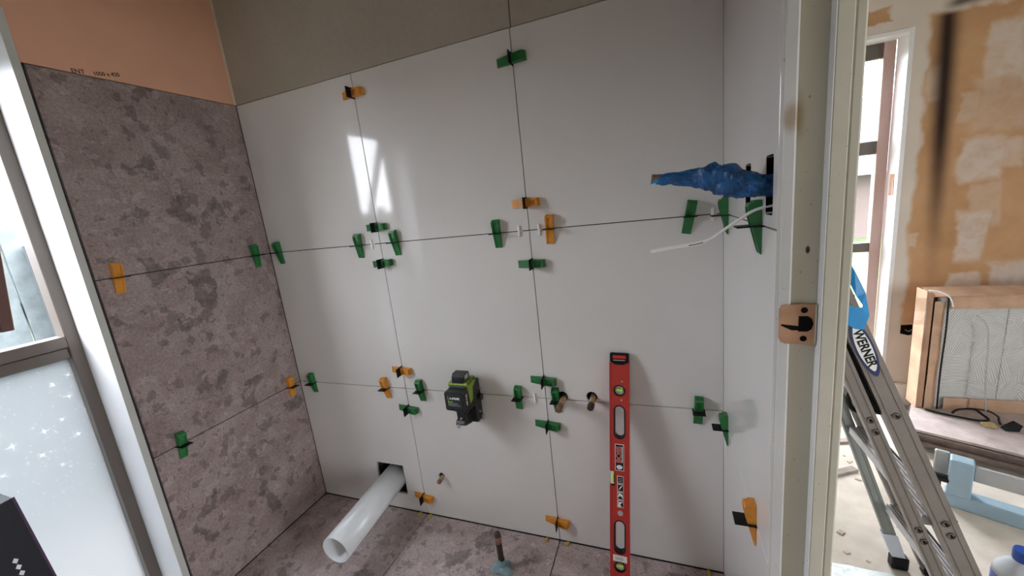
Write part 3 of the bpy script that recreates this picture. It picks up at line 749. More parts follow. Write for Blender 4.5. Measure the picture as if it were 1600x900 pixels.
# white cable
cp = smooth_path([(1.765, -0.455, 1.235), (1.735, -0.452, 1.229), (1.712, -0.448, 1.214), (1.690, -0.444, 1.199), (1.668, -0.440, 1.184), (1.645, -0.436, 1.177), (1.620, -0.432, 1.174), (1.590, -0.428, 1.170), (1.566, -0.425, 1.166)], 6)
ca = thing('white_cable', 'white twin electrical cable hanging out of the wall slot', 'cable', tuple(cp[0]))
bm = bmesh.new(); tube(bm, cp, 0.0026, 10)
obj('sheath', bm, 'white_plastic', ca, True)
obj('core', tube(bmesh.new(), [p + Vector((0, -0.001, -0.0028)) for p in cp[26:]], 0.0018, 8), 'white_plastic', ca, True)
obj('slit', tube(bmesh.new(), [p + Vector((0.0, -0.0016, -0.0018)) for p in cp[27:34]], 0.0013, 6), 'black_plastic', ca, True)

# ---------------------------------------------------------------- laser level
lz = thing('laser_level', 'black and lime green laser level on a wall bracket at the lower joint', 'laser level', (0.89, 0.0, 0.50))
x0, x1_ = 0.851, 0.926
bm = bmesh.new(); prism(bm, [(x0 + 0.004, 0.598), (x1_ - 0.004, 0.596), (x1_, 0.602), (x1_ + 0.001, 0.660), (x1_ - 0.004, 0.668), (x0 + 0.004, 0.668), (x0, 0.663), (x0, 0.603)], 'y', -0.130, -0.098)
bd = obj('front_housing', bm, 'laser_black', lz)
obj('main_housing', B((x0 + 0.004, -0.098, 0.590), (x1_ - 0.001, -0.045, 0.676), 0.004), 'laser_black', lz)
fpn = obj('front_panel', B((x0 + 0.007, -0.1312, 0.607), (x1_ - 0.008, -0.1298, 0.660), 0.001), 'laser_panel', lz)
obj('top_panel', B((x0 + 0.012, -0.122, 0.6675), (x1_ - 0.012, -0.102, 0.6690), 0.001), 'laser_panel', lz)
g = []
g.append(text('lettering', 'A-PRIME', 0.0115, 'print_white', fpn, Matrix.Translation((0.891, -0.1314, 0.645)) @ Matrix.Rotation(math.pi / 2, 4, 'X'), 0.0004, 0.95))
g.append(obj('green_stripe', B((0.8650, -0.1318, 0.617), (0.8664, -0.1311, 0.654)), 'print_green', fpn))
g.append(obj('green_stripe', B((0.8664, -0.1318, 0.6315), (0.882, -0.1311, 0.6337)), 'print_green', fpn))
for k in range(3): g.append(obj('fine_print', B((0.868, -0.1316, 0.617 + k * 0.005), (0.912 - 0.006 * k, -0.1311, 0.6182 + k * 0.005)), 'grey_steel', fpn))
for q in g: q.matrix_parent_inverse = Matrix.Identity(4)
# lime saddle: arch over the top and strip down each side
bm = bmesh.new()
box(bm, (x0 + 0.002, -0.096, 0.676), (x1_ + 0.002, -0.050, 0.686), 0.003)
for xx in (x0 - 0.001, x1_ - 0.003):
    prism(bm, [(-0.094, 0.682), (-0.030, 0.690), (-0.030, 0.672), (-0.056, 0.655), (-0.064, 0.612), (-0.086, 0.606), (-0.090, 0.650)], 'x', xx, xx + 0.005)
box(bm, (x0 + 0.002, -0.052, 0.674), (x1_ + 0.002, -0.030, 0.690), 0.003)
obj('saddle', bm, 'laser_green', lz, label='lime green saddle')
obj('top_inset', B((0.866, -0.0965, 0.6862), (0.911, -0.070, 0.6880), 0.001), 'laser_panel', lz)
hd = obj('top_head', prism(bmesh.new(), [(-0.089, 0.688), (-0.045, 0.688), (-0.045, 0.712), (-0.052, 0.717), (-0.078, 0.717), (-0.089, 0.706)], 'x', 0.866, 0.914), 'laser_black', lz)
q = obj('lens_window', B((0.874, -0.0905, 0.692), (0.906, -0.0888, 0.703)), 'laser_panel', hd); q.matrix_parent_inverse = Matrix.Identity(4)
q = obj('lens_window', B((0.9135, -0.080, 0.694), (0.9148, -0.055, 0.710)), 'grey_steel', hd); q.matrix_parent_inverse = Matrix.Identity(4)
for k, (z0, z1) in enumerate(((0.640, 0.654), (0.632, 0.637), (0.612, 0.629))):
    obj('side_print', prism(bmesh.new(), [(-0.112, z0), (-0.105, z0 - 0.001), (-0.105, z1 - 0.002), (-0.112, z1)], 'x', x1_ + 0.0004, x1_ + 0.0016), 'print_white', lz)
br = obj('bracket', bbox_bm(((0.862, -0.046, 0.505), (0.928, 0.0, 0.668)), ((0.862, -0.10, 0.574), (0.922, -0.04, 0.592)), bev=0.004), 'laser_black', lz)
q = obj('bracket_knob', tube(bmesh.new(), [(0.926, -0.022, 0.60), (0.942, -0.022, 0.60)], 0.013, 16), 'laser_black', br); q.matrix_parent_inverse = Matrix.Identity(4)
q = obj('bracket_bolt', tube(bmesh.new(), [(0.928, -0.03, 0.545), (0.936, -0.03, 0.545)], 0.004, 10), 'grey_steel', br); q.matrix_parent_inverse = Matrix.Identity(4)
q = obj('bracket_bolt', tube(bmesh.new(), [(0.928, -0.010, 0.628), (0.9345, -0.010, 0.628)], 0.004, 10), 'grey_steel', br); q.matrix_parent_inverse = Matrix.Identity(4)
bm = bmesh.new(); prism(bm, [(-0.100, 0.582), (-0.088, 0.578), (-0.080, 0.560), (-0.046, 0.548), (-0.03, 0.515), (-0.06, 0.512), (-0.100, 0.524), (-0.112, 0.530), (-0.116, 0.538), (-0.108, 0.546), (-0.098, 0.548)], 'x', 0.872, 0.906)
obj('bracket_foot', bm, 'laser_black', lz)
obj('foot_tip', tube(bmesh.new(), [(0.884, -0.112, 0.532), (0.884, -0.122, 0.526)], 0.0055, 12), 'grey_steel', lz)
obj('foot_rib', B((0.885, -0.104, 0.5475), (0.893, -0.075, 0.5535)), 'grey_steel', lz)
obj('magnet_foot', B((0.918, -0.016, 0.498), (0.934, -0.001, 0.520), 0.003), 'grey_steel', lz)

# ---------------------------------------------------------------- red spirit level (800 mm), leaning on the wall
lv = thing('spirit_level', 'red spirit level with two hand slots leaning against the grey tiles', 'level', (1.427, -0.171, 0.004), world_parts=False)
lv.rotation_euler = (-math.atan(0.215), 0.030, 0)
LN, HW, TH = 0.797, 0.0287, 0.012
def zl(d): return LN - d
def rounded(cx, z0, z1, hw, n=10):
    r = hw; pts = []
    for k in range(n + 1):
        a = math.pi * k / n; pts.append((cx + r * math.cos(a), z1 - r + r * math.sin(a)))
    for k in range(n + 1):
        a = math.pi + math.pi * k / n; pts.append((cx + r * math.cos(a), z0 + r + r * math.sin(a)))
    return pts
body = obj('level_body', B((-HW, -TH, 0.018), (HW, TH, zl(0.030)), 0.0012), 'level_red')
cs = [prism(bmesh.new(), rounded(0, zl(0.276), zl(0.168), 0.0175), 'y', -0.05, 0.05), prism(bmesh.new(), rounded(0, zl(0.651), zl(0.541), 0.0175), 'y', -0.05, 0.05),
      tube(bmesh.new(), [(0, -0.05, zl(0.120)), (0, 0.05, zl(0.120))], 0.0175, 28), tube(bmesh.new(), [(0, -0.05, zl(0.693)), (0, 0.05, zl(0.693))], 0.0175, 28),
      B((-0.05, -0.05, zl(0.428)), (-0.0165, 0.05, zl(0.384)))]
cut(body, cs); body.parent = lv
body.data.materials.clear(); body.data.materials.append(M['level_red'])
for sx in (-1, 1): obj('edge_flange', B((sx * HW - 0.0022, -TH - 0.0014, 0.018), (sx * HW + 0.0022, TH + 0.0014, zl(0.430))), 'level_red', lv)
obj('edge_flange', B((HW - 0.0022, -TH - 0.0014, zl(0.430)), (HW + 0.0022, TH + 0.0014, zl(0.030))), 'level_red', lv)
obj('edge_flange', B((-HW - 0.0022, -TH - 0.0014, zl(0.382)), (-HW + 0.0022, TH + 0.0014, zl(0.030))), 'level_red', lv)
def hoop(name, outer, inner, y0, y1, mat):
    bm = bmesh.new(); n = len(outer)
    rr = [[bm.verts.new((x, y, z)) for x, z in pts] for pts, y in ((outer, y0), (outer, y1), (inner, y1), (inner, y0))]
    for i in range(4):
        a, b = rr[i], rr[(i + 1) % 4]
        for k in range(n): bm.faces.new((a[k], a[(k + 1) % n], b[(k + 1) % n], b[k]))
    return obj(name, bm, mat, lv)
for z0, z1 in ((0.276, 0.168), (0.651, 0.541)):
    hoop('hand_slot_lining', rounded(0, zl(z0) - 0.0008, zl(z1) + 0.0008, 0.0182), rounded(0, zl(z0) + 0.0028, zl(z1) - 0.0028, 0.0147), -TH - 0.0008, TH + 0.0008, 'black_plastic')
circ = lambda c, r: [(r * math.cos(2 * math.pi * k / 28), c + r * math.sin(2 * math.pi * k / 28)) for k in range(28)]
for d in (0.120, 0.693):
    hoop('vial_ring', circ(zl(d), 0.0182), circ(zl(d), 0.0148), -TH - 0.0012, TH + 0.0012, 'black_plastic')
    vd = obj('vial_disc', tube(bmesh.new(), [(0, -0.004, zl(d)), (0, 0.004, zl(d))], 0.0149, 24), 'vial_pale', lv)
    obj('vial', tube(bmesh.new(), [(-0.010, -0.006, zl(d)), (0.010, -0.006, zl(d))], 0.0052, 14), 'vial_green', vd)
vb = obj('edge_vial_block', B((-0.0272, -0.010, zl(0.428)), (-0.0165, 0.010, zl(0.384)), 0.001), 'vial_pale', lv)
obj('vial', tube(bmesh.new(), [(-0.0215, -0.0085, zl(0.420)), (-0.0215, -0.0085, zl(0.392))], 0.0048, 14), 'vial_green', vb)
obj('vial_frame', bbox_bm(((-0.0275, -TH - 0.0008, zl(0.4305)), (-0.0155, TH, zl(0.4255))), ((-0.0172, -TH - 0.0008, zl(0.428)), (-0.0150, TH, zl(0.384)))), 'black_plastic', lv)
cap = obj('end_cap', bbox_bm(((-HW - 0.001, -TH - 0.001, zl(0.030)), (HW + 0.001, TH + 0.001, zl(0.0))), bev=0.003), 'black_plastic', lv)
obj('cap_lip', prism(bmesh.new(), [(-0.024, zl(0.0298)), (0.024, zl(0.0298)), (0.014, zl(0.0365)), (-0.014, zl(0.0365))], 'y', -TH - 0.0010, -TH + 0.001), 'black_plastic', lv)
obj('cap_inset', B((-0.020, -TH - 0.002, zl(0.0165)), (0.020, -TH - 0.0008, zl(0.0065)), 0.001), 'print_red', cap)
obj('cap_inset', B((-0.018, -TH - 0.002, zl(0.0235)), (0.018, -TH - 0.0008, zl(0.0205)), 0.0008), 'grey_steel', cap)
obj('end_cap', B((-HW - 0.001, -TH - 0.001, 0.0), (HW + 0.001, TH + 0.001, 0.018), 0.003), 'black_plastic', lv)
Yf = -TH - 0.0002
lab = obj('maker_label', B((-0.0140, Yf - 0.0006, zl(0.379)), (0.0140, Yf + 0.0006, zl(0.293)), 0.002), 'print_white', lv)
inn = obj('label_field', B((-0.0122, Yf - 0.0012, zl(0.377)), (0.0122, Yf - 0.0004, zl(0.295)), 0.0015), 'black_plastic', lab)
RT = lambda x, z: Matrix.Translation((x, Yf - 0.0014, z)) @ Matrix.Rotation(math.pi / 2, 4, 'X') @ Matrix.Rotation(math.pi / 2, 4, 'Z')
q = text('lettering_white', 'BOSS', 0.0205, 'print_white', lab, RT(-0.0015, zl(0.327)), 0.0006, 1.12)
q = text('lettering', 'BOSS', 0.0205, 'print_red', lab, Matrix.Translation((0, -0.0003, 0)) @ RT(-0.0015, zl(0.327)), 0.0002, 1.12)
obj('fine_print', B((0.0072, Yf - 0.0016, zl(0.352)), (0.0098, Yf - 0.001, zl(0.300))), 'print_white', lab)
obj('drop_logo', prism(bmesh.new(), [(-0.009, zl(0.370)), (-0.003, zl(0.374)), (0.006, zl(0.373)), (0.010, zl(0.367)), (0.006, zl(0.361)), (-0.003, zl(0.360)), (-0.009, zl(0.364))], 'y', Yf - 0.0017, Yf - 0.001), 'print_white', lab)
for k in range(4):
    zc = zl(0.408 + k * 0.0262)
    pg = obj('pictogram', B((-0.0075, Yf - 0.0005, zc - 0.0118), (0.0125, Yf + 0.0005, zc + 0.0118), 0.0008), 'print_white', lv)
    obj('pictogram_field', B((-0.0060, Yf - 0.0010, zc - 0.0100), (0.0110, Yf - 0.0003, zc + 0.0100)), 'black_plastic', pg)
    if k == 0:
        for j in range(3): obj('pictogram_mark', B((-0.003, Yf - 0.0014, zc - 0.006 + j * 0.005), (0.0085, Yf - 0.0008, zc - 0.0045 + j * 0.005)), 'grey_steel', pg)
    else:
        pts = {1: [(-0.005, -0.008), (0.0, -0.004), (0.009, 0.009), (0.001, 0.004)], 2: [(-0.006, -0.006), (0.001, 0.001), (0.010, -0.008), (0.008, 0.006), (-0.004, 0.009)],
               3: [(-0.006, -0.009), (0.006, -0.009), (0.000, -0.001), (0.010, 0.008), (-0.002, 0.006), (-0.005, 0.009)]}[k]
        obj('pictogram_mark', prism(bmesh.new(), [(x + 0.001, zc + z) for x, z in pts], 'y', Yf - 0.0015, Yf - 0.0008), 'print_white', pg)
obj('round_mark', tube(bmesh.new(), [(0.002, Yf - 0.0006, zl(0.517)), (0.002, Yf + 0.0006, zl(0.517))], 0.0085, 20), 'grey_steel', lv, label='small grey round mark')
st = obj('barcode_sticker', B((-0.0215, Yf - 0.0006, zl(0.6755)), (0.0225, Yf + 0.0006, zl(0.655)), 0.0), 'paper_white', lv)
for k in range(9): obj('barcode_bar', B((-0.014 + k * 0.0028, Yf - 0.0010, zl(0.6705)), (-0.0125 + k * 0.0028, Yf - 0.0004, zl(0.661))), 'grey_steel', st)
for (x, d) in ((0.0085, 0.090), (0.0065, 0.150)):
    obj('rivet', tube(bmesh.new(), [(x, -TH - 0.0012, zl(d)), (x, -TH, zl(d))], 0.003, 10), 'grey_steel', lv)

# ---------------------------------------------------------------- navy box by the window
nb = thing('navy_box', 'tall dark navy box with a row of white diamonds below the window', 'box', (0.10, -1.06, 0.0))
nbm = Matrix.Translation((0.15, -0.9, 0.745)) @ Matrix.Rotation(0.055, 4, 'X') @ Matrix.Translation((-0.15, 0.9, -0.745))
obj('box_body', box(bmesh.new(), (0.05, -1.22, 0.012), (0.1495, -0.902, 0.744), 0.002, nbm), 'navy', nb)
obj('box_fringe', box(bmesh.new(), (0.1465, -0.9045, 0.012), (0.1505, -0.9, 0.745), 0.0005, nbm), 'purple_fringe', nb)  # purple fringe of light drawn as a coloured strip on the edge
for k in range(9):
    yc, zc = -0.9415, 0.601 - k * 0.0178
    bm = prism(bmesh.new(), [(yc - 0.0050, zc), (yc, zc - 0.0075), (yc + 0.0050, zc), (yc, zc + 0.0075)], 'x', 0.1493, 0.1502, nbm)
    obj('diamond_print', bm, 'print_white', nb)

# ---------------------------------------------------------------- step ladder, folded, leaning against the back of the door wall
ld = thing('step_ladder', 'folded aluminium step ladder leaning behind the door jamb', 'ladder', (2.36, -0.05, 0.0))
TA = 0.405
def rail(name, x0_, y0_, wx, wy, z0, z1, mat, slope=TA):
    bm = bmesh.new()
    pr = [(x0_ - slope * z0, z0), (x0_ + wx - slope * z0, z0), (x0_ + wx - slope * z1, z1), (x0_ - slope * z1, z1)]
    prism(bm, pr, 'y', y0_, y0_ + wy)
    for fr in (0.18, 0.74):                                    # extrusion ribs on the face
        prism(bm, [(x + (0.06 if i in (0, 3) else 0) * 0 + (wx * fr if i in (0, 3) else wx * (fr + 0.07) - wx), z) for i, (x, z) in enumerate(pr)], 'y', y0_ - 0.0015, y0_ + 0.001)
    return obj(name, bm, mat, ld)
YN, YF_ = -0.250, 0.140
rail('stile', 2.3275, YN, 0.044, 0.022, 0.02, 1.13, 'aluminium')
rail('stile', 2.3355, YF_, 0.044, 0.022, 0.02, 1.13, 'aluminium', 0.388)
rail('rear_leg', 2.272, 0.150, 0.031, 0.02, 0.03, 1.15, 'aluminium_dull', 0.335)
rail('rear_stile', 2.274, YN, 0.028, 0.02, 0.02, 1.05, 'aluminium', 0.388)
for (x, y, s_) in ((2.33, YN, 0.05), (2.272, YN, 0.034), (2.34, YF_, 0.05), (2.262, 0.146, 0.034)):
    obj('foot', B((x - 0.008, y - 0.004, 0.0), (x + s_ + 0.002, y + 0.026, 0.045), 0.004), 'black_plastic', ld)
obj('foot_sleeve', prism(bmesh.new(), [(2.254, 0.045), (2.289, 0.045), (2.263, 0.125), (2.225, 0.125)], 'y', 0.1465, 0.1725), 'cloudy_plastic', ld)
for zt_ in (0.23, 0.49, 0.755, 1.01):
    xc = 2.36 - TA * zt_
    tr_ = obj('tread', B((xc - 0.045, YN + 0.022, zt_ - 0.012), (xc + 0.008, YF_, zt_ + 0.012), 0.002), 'aluminium_tread', ld)
    for k in range(6):
        q = obj('tread_rib', B((xc - 0.043 + k * 0.0085, YN + 0.022, zt_ + 0.012), (xc - 0.039 + k * 0.0085, YF_, zt_ + 0.014)), 'aluminium', tr_); q.matrix_parent_inverse = Matrix.Identity(4)
    q = obj('tread_nosing', B((xc + 0.008, YN + 0.022, zt_ - 0.014), (xc + 0.017, YF_ - 0.001, zt_ + 0.010), 0.003), 'black_plastic', tr_); q.matrix_parent_inverse = Matrix.Identity(4)
    for dz in ((-0.012, 0.016) if zt_ < 0.7 else (0.0,)):
        for xo, zo in (((0.0, 0.0), (-0.0595, 0.235)) if zt_ < 0.7 else ((0.0, 0.0),)):
            c = Vector((2.3275 - TA * (zt_ + dz) + 0.022, YN, zt_ + dz)) if xo == 0.0 else Vector((2.274 - 0.388 * (zt_ + dz + zo) + 0.014, YN, zt_ + dz + zo))
            obj('rivet', pipe(bmesh.new(), c + Vector((0, 0.004, 0)), c + Vector((0, -0.0022, 0)), 0.0075, 0.0055, 16), 'taupe_metal', ld)
            obj('rivet', tube(bmesh.new(), [c + Vector((0, 0.004, 0)), c + Vector((0, -0.003, 0))], 0.0022, 8), 'dark_void', ld)
obj('spreader', prism(bmesh.new(), [(2.004, 0.755), (2.026, 0.745), (1.968, 0.93), (1.948, 0.93)], 'y', -0.232, -0.222), 'black_plastic', ld)
obj('lock_hook', tube(bmesh.new(), smooth_path([(2.000, -0.205, 0.792), (1.982, -0.205, 0.785), (1.977, -0.205, 0.762), (1.986, -0.205, 0.742), (2.008, -0.205, 0.735)]), 0.0055, 10), 'black_plastic', ld)
# maker oval on the near stile
lean = math.atan(TA)
def on_stile(dx, z, dy): return Matrix.Translation((2.3275 - TA * z + 0.022 + dx, YN - dy, z)) @ Matrix.Rotation(math.pi / 2, 4, 'X') @ Matrix.Rotation(math.pi / 2 + lean, 4, 'Z') @ Matrix.Rotation(math.pi, 4, 'Z')
ov = lambda a, b: [(a * math.cos(2 * math.pi * k / 32) * (1 - 0.0 * k), b * math.copysign(abs(math.sin(2 * math.pi * k / 32)) ** 1.25, math.sin(2 * math.pi * k / 32))) for k in range(32)]
ZL_ = 0.908
badge = obj('maker_badge', prism(bmesh.new(), ov(0.068, 0.0165), 'z', -0.0004, 0.0004, on_stile(-0.002, ZL_, 0.0022)), 'label_navy', ld, label='navy and white oval maker badge')
q = obj('badge_field', prism(bmesh.new(), ov(0.055, 0.0128), 'z', -0.0004, 0.0004, on_stile(-0.002, ZL_, 0.0029)), 'print_white', badge); q.matrix_parent_inverse = Matrix.Identity(4)
q = text('lettering', 'WERNER', 0.0235, 'black_plastic', badge, on_stile(-0.002, ZL_, 0.0036), 0.0006, 0.90); q.matrix_parent_inverse = Matrix.Identity(4)

# strip of blue tape hanging from the jamb in front of the ladder
def ribbon(bm, pts, wv, t=0.0004):
    A = []
    for p, w_ in zip(pts, wv):
        p = Vector(p); w_ = Vector(w_); A.append([bm.verts.new(p - w_), bm.verts.new(p + w_), bm.verts.new(p + w_ + Vector((0, t, 0))), bm.verts.new(p - w_ + Vector((0, t, 0)))])
    for a, b in zip(A, A[1:]):
        for k in range(4): bm.faces.new((a[k], a[(k + 1) % 4], b[(k + 1) % 4], b[k]))
    bm.faces.new(A[0]); bm.faces.new(A[-1][::-1])
TAPE_PTS = [(1.888, -0.352, 1.105), (1.908, -0.356, 1.065), (1.924, -0.362, 1.025), (1.931, -0.368, 0.998), (1.925, -0.374, 0.982), (1.912, -0.378, 0.984), (1.898, -0.382, 0.993), (1.882, -0.386, 1.004)]
TAPE_W = [(0.006, 0, 0.005), (0.0065, 0, 0.004), (0.008, 0.003, 0.002), (0.007, 0.003, -0.012), (0.003, 0.002, -0.022), (0.001, 0.002, -0.021), (0.001, 0.001, -0.019), (0.001, 0.0, -0.016)]
bm = bmesh.new(); ribbon(bm, [(x, y, z + 0.029) for x, y, z in TAPE_PTS], TAPE_W)
TAPE = tag(obj('tape_strip', bm, 'bright_blue_tape'), 'loose loop of bright blue tape hanging above the ladder badge', 'tape')

# ---------------------------------------------------------------- board stack, box, cords in the hall
A_ = Vector((2.620, 0.885, 0)); ub = Vector((0.885, -0.465, 0)).normalized(); vb_ = Vector((0.40, 0.916, 0)).normalized()
vb_ = Vector((-ub.y, ub.x, 0))
def plan(u, v, z): p = A_ + ub * u + vb_ * v; return (p.x, p.y, z)
def slab(bm, u0, u1, v0, v1, z0, z1):
    pts = [(u0, v0), (u1, v0), (u1, v1), (u0, v1)]
    a = [bm.verts.new(plan(u, v, z0)) for u, v in pts]; b = [bm.verts.new(plan(u, v, z1)) for u, v in pts]
    bm.faces.new(a); bm.faces.new(b[::-1])
    for k in range(4): bm.faces.new((a[k], b[k], b[(k + 1) % 4], a[(k + 1) % 4]))
    return bm
rnd = random.Random(2)
ords = ['lowest', 'second lowest', 'middle', 'second highest', 'topmost']
for k in range(5):
    z0 = 0.030 + k * 0.0142
    dv = -0.02 + 0.014 * rnd.uniform(-1, 1) if k < 4 else 0.0
    o = obj('lining_sheet', slab(bmesh.new(), 0.0 + 0.01 * rnd.uniform(-1, 1) * (k < 4), 1.15, dv, 0.46, z0, z0 + 0.0115), 'board_edge' if k < 4 else 'board_top')
    tag(o, '%s stone grey sheet of the stack lying by the far wall' % ords[k], 'sheet', 'sheets stacked by the far wall')
for j, v in enumerate((0.03, 0.36)):
    tag(obj('batten', slab(bmesh.new(), 0.02, 1.1, v, v + 0.05, 0.0, 0.0295), 'off_cut'), ('front' if j == 0 else 'rear') + ' timber batten under the stack of sheets', 'batten', 'battens under the sheets')
BX0, BX1, BY0, BY1, BZ0, BZ1 = 2.742, 3.42, 1.085, 1.17, 0.0995, 0.690
cb = thing('cardboard_carton', 'open brown cardboard carton of tiles standing on the stacked sheets', 'carton', (3.08, 1.12, 0.0985))
obj('side_panel', B((BX0, BY0, BZ0), (BX0 + 0.004, BY1, BZ1)), 'cardboard', cb)
obj('back_panel', B((BX0, BY1 - 0.004, BZ0), (BX1, BY1, BZ1)), 'cardboard', cb)
def warped(lo, hi, amp, axis_y=True):
    bm = bmesh.new(); bmesh.ops.create_grid(bm, x_segments=14, y_segments=6, size=0.5)
    for v in bm.verts:
        x = lo[0] + (v.co.x + 0.5) * (hi[0] - lo[0]); z = lo[2] + (v.co.y + 0.5) * (hi[2] - lo[2])
        v.co = Vector((x, lo[1] + amp * noise.noise((x * 14, z * 14, 5)), z))
    g = bmesh.ops.extrude_face_region(bm, geom=bm.faces[:])
    for v in g['geom']:
        if isinstance(v, bmesh.types.BMVert): v.co.y += 0.003
    return bm
obj('flap', warped((BX0 + 0.03, BY0 - 0.006, BZ0), (BX0 + 0.066, BY0 - 0.006, BZ1 - 0.05), 0.006), 'cardboard', cb)
obj('corner_fold', B((BX0 + 0.004, BY0 - 0.002, BZ0), (BX0 + 0.026, BY0 + 0.04, BZ1 - 0.008), 0.003), 'cardboard_dark', cb)
obj('flap', warped((BX0 + 0.085, BY0 - 0.008, BZ1 - 0.085), (BX1, BY0 - 0.008, BZ1 - 0.028), 0.006), 'cardboard', cb)
obj('top_panel', prism(bmesh.new(), [(BY0 - 0.006, BZ1 - 0.024), (BY1, BZ1), (BY1, BZ1 - 0.004), (BY0 - 0.006, BZ1 - 0.028)], 'x', BX0 + 0.02, BX1), 'cardboard', cb)
obj('flap', warped((BX0 + 0.10, BY0 - 0.004, BZ0), (BX1, BY0 - 0.004, BZ0 + 0.06), 0.003), 'cardboard', cb)
tl_ = thing('packed_tile', 'grey ribbed back of a large tile standing inside the carton', 'tile', (3.1, 1.11, BZ0 + 0.001))
obj('tile_slab', B((BX0 + 0.052, BY0 + 0.012, BZ0 + 0.001), (BX1 - 0.01, BY0 + 0.024, BZ1 - 0.035)), 'tile_back', tl_)
cx_s = [BX0 + 0.052, 3.03, 3.24, BX1 - 0.01]; cz_s = [BZ0 + 0.001, 0.245, 0.412, BZ1 - 0.035]
for i in range(3):
    for k in range(3):
        obj('rib_panel', B((cx_s[i] + 0.003, BY0 + 0.009, cz_s[k] + 0.003), (cx_s[i + 1] - 0.003, BY0 + 0.0119, cz_s[k + 1] - 0.003), 0.001), 'tile_back', tl_)
def cord(name, pts, r, mat, lb):
    tag(obj(name, tube(bmesh.new(), smooth_path(pts), r, 8), mat, None, True), lb, 'cord')
cord('strap', [(2.812, 1.070, 0.66), (2.813, 1.066, 0.5), (2.810, 1.066, 0.3), (2.813, 1.066, 0.106)], 0.0035, 'black_plastic', 'black strap running down the left edge of the carton')
cord('grey_lead', [(2.905, 1.060, 0.58), (2.945, 1.055, 0.53), (2.955, 1.05, 0.42), (2.958, 1.045, 0.28), (2.965, 1.03, 0.12)], 0.0032, 'grey_steel', 'grey lead hanging down over the tile in the carton')
cord('white_strap', [(2.735, 1.06, 0.70), (2.775, 1.06, 0.69), (2.81, 1.06, 0.665), (2.825, 1.06, 0.62)], 0.003, 'white_plastic', 'white cord end curling at the top of the carton')
cord('power_lead', [(2.765, 1.055, 0.106), (2.81, 1.02, 0.106), (2.87, 0.99, 0.107), (2.91, 0.975, 0.107), (2.948, 0.980, 0.110), (2.940, 1.010, 0.122), (2.93, 1.04, 0.128), (2.88, 1.045, 0.120), (2.85, 1.03, 0.108)], 0.0048, 'black_plastic', 'black power lead coiled on the sheets before the carton')
cord('coiled_lead', [(2.945, 1.064, 0.118), (2.985, 1.05, 0.118), (2.998, 1.015, 0.112), (2.985, 0.985, 0.107), (2.972, 0.955, 0.107)], 0.0042, 'charred_pipe', 'dark lead running from the coil to the plug')
PX, PY = 2.985, 0.925
pg = thing('power_plug', 'black plug lying at the end of the dark lead', 'plug', (PX, PY, 0.0985))
obj('plug_body', prism(bmesh.new(), [(PX - 0.022, 0.0995), (PX + 0.022, 0.0995), (PX + 0.030, 0.128), (PX + 0.016, 0.136), (PX - 0.012, 0.112)], 'y', PY - 0.015, PY + 0.015), 'black_plastic', pg)
for q in (-0.006, 0.004): obj('plug_pin', B((PX + 0.027, PY + q, 0.116), (PX + 0.039, PY + q + 0.002, 0.126)), 'brass', pg)
tag(obj('yellow_glove_scrap', warped((2.905, 0.93, 0.0), (2.95, 0.93, 0.03), 0.01), 'dull_yellow'), 'crumpled yellow scrap beside the plug', 'scrap')
SCRAP = bpy.data.objects['yellow_glove_scrap']; SCRAP.name = 'yellow_scrap'; SCRAP.data.transform(Matrix.Translation((2.92, 0.925, 0.1)) @ Matrix.Rotation(-1.3, 4, 'X') @ Matrix.Translation((-2.92, -0.93, 0)))
SCRAP.data.transform(Matrix.Translation((0, 0, 0.0992 - min(v.co.z for v in SCRAP.data.vertices))))
bx = thing('outlet_cutout', 'ragged dark outlet cutout with loose wires in the far wall', 'outlet', (2.787, 1.30, 0.40))
obj('cutout_hole', prism(bmesh.new(), [(2.757, 0.455), (2.80, 0.458), (2.815, 0.44), (2.815, 0.405), (2.79, 0.398), (2.757, 0.408)], 'y', 1.2985, 1.3005), 'dark_void', bx)
obj('wire_end', tube(bmesh.new(), smooth_path([(2.775, 1.298, 0.43), (2.785, 1.285, 0.425), (2.795, 1.284, 0.435), (2.806, 1.295, 0.435)]), 0.0025, 6), 'copper_dull', bx)
tg = thing('clear_tape', 'shiny strip of clear packing tape on the carton corner', 'tape', (2.73, 1.08, 0.5))
obj('tape_film', warped((2.70, BY0 - 0.012, 0.53), (2.742, BY0 - 0.012, 0.66), 0.006), 'film', tg)

# ---------------------------------------------------------------- pale blue steel stand
sd = thing('tile_saw_stand', 'pale blue steel frame of a tile cutter lying on the concrete', 'frame', (2.57, 0.52, 0.0))
ang = math.atan2(-0.09, 0.17)
SD = Matrix.Translation((2.578, 0.515, 0)) @ Matrix.Rotation(ang, 4, 'Z')
def sbx(name, lo, hi, mat, bev=0.004): return obj(name, box(bmesh.new(), lo, hi, bev, SD), mat, sd)
sbx('base_beam', (-0.01, -0.02, 0.0), (0.75, 0.035, 0.055), 'pale_blue_steel')
sbx('upright', (-0.005, -0.025, 0.05), (0.055, 0.03, 0.195), 'pale_blue_steel')
sbx('guide_rail', (0.055, 0.005, 0.115), (0.75, 0.022, 0.175), 'grey_steel')
sbx('end_plate', (-0.045, 0.03, 0.075), (-0.005, 0.05, 0.19), 'grey_steel')
obj('clamp_knob', tube(bmesh.new(), [SD @ Vector((-0.045, -0.01, 0.105)), SD @ Vector((0.0, -0.01, 0.105))], 0.015, 14), 'black_plastic', sd)
obj('clamp_bolt', tube(bmesh.new(), [SD @ Vector((-0.025, -0.01, 0.105)), SD @ Vector((-0.025, -0.01, 0.065))], 0.005, 10), 'charred_pipe', sd)

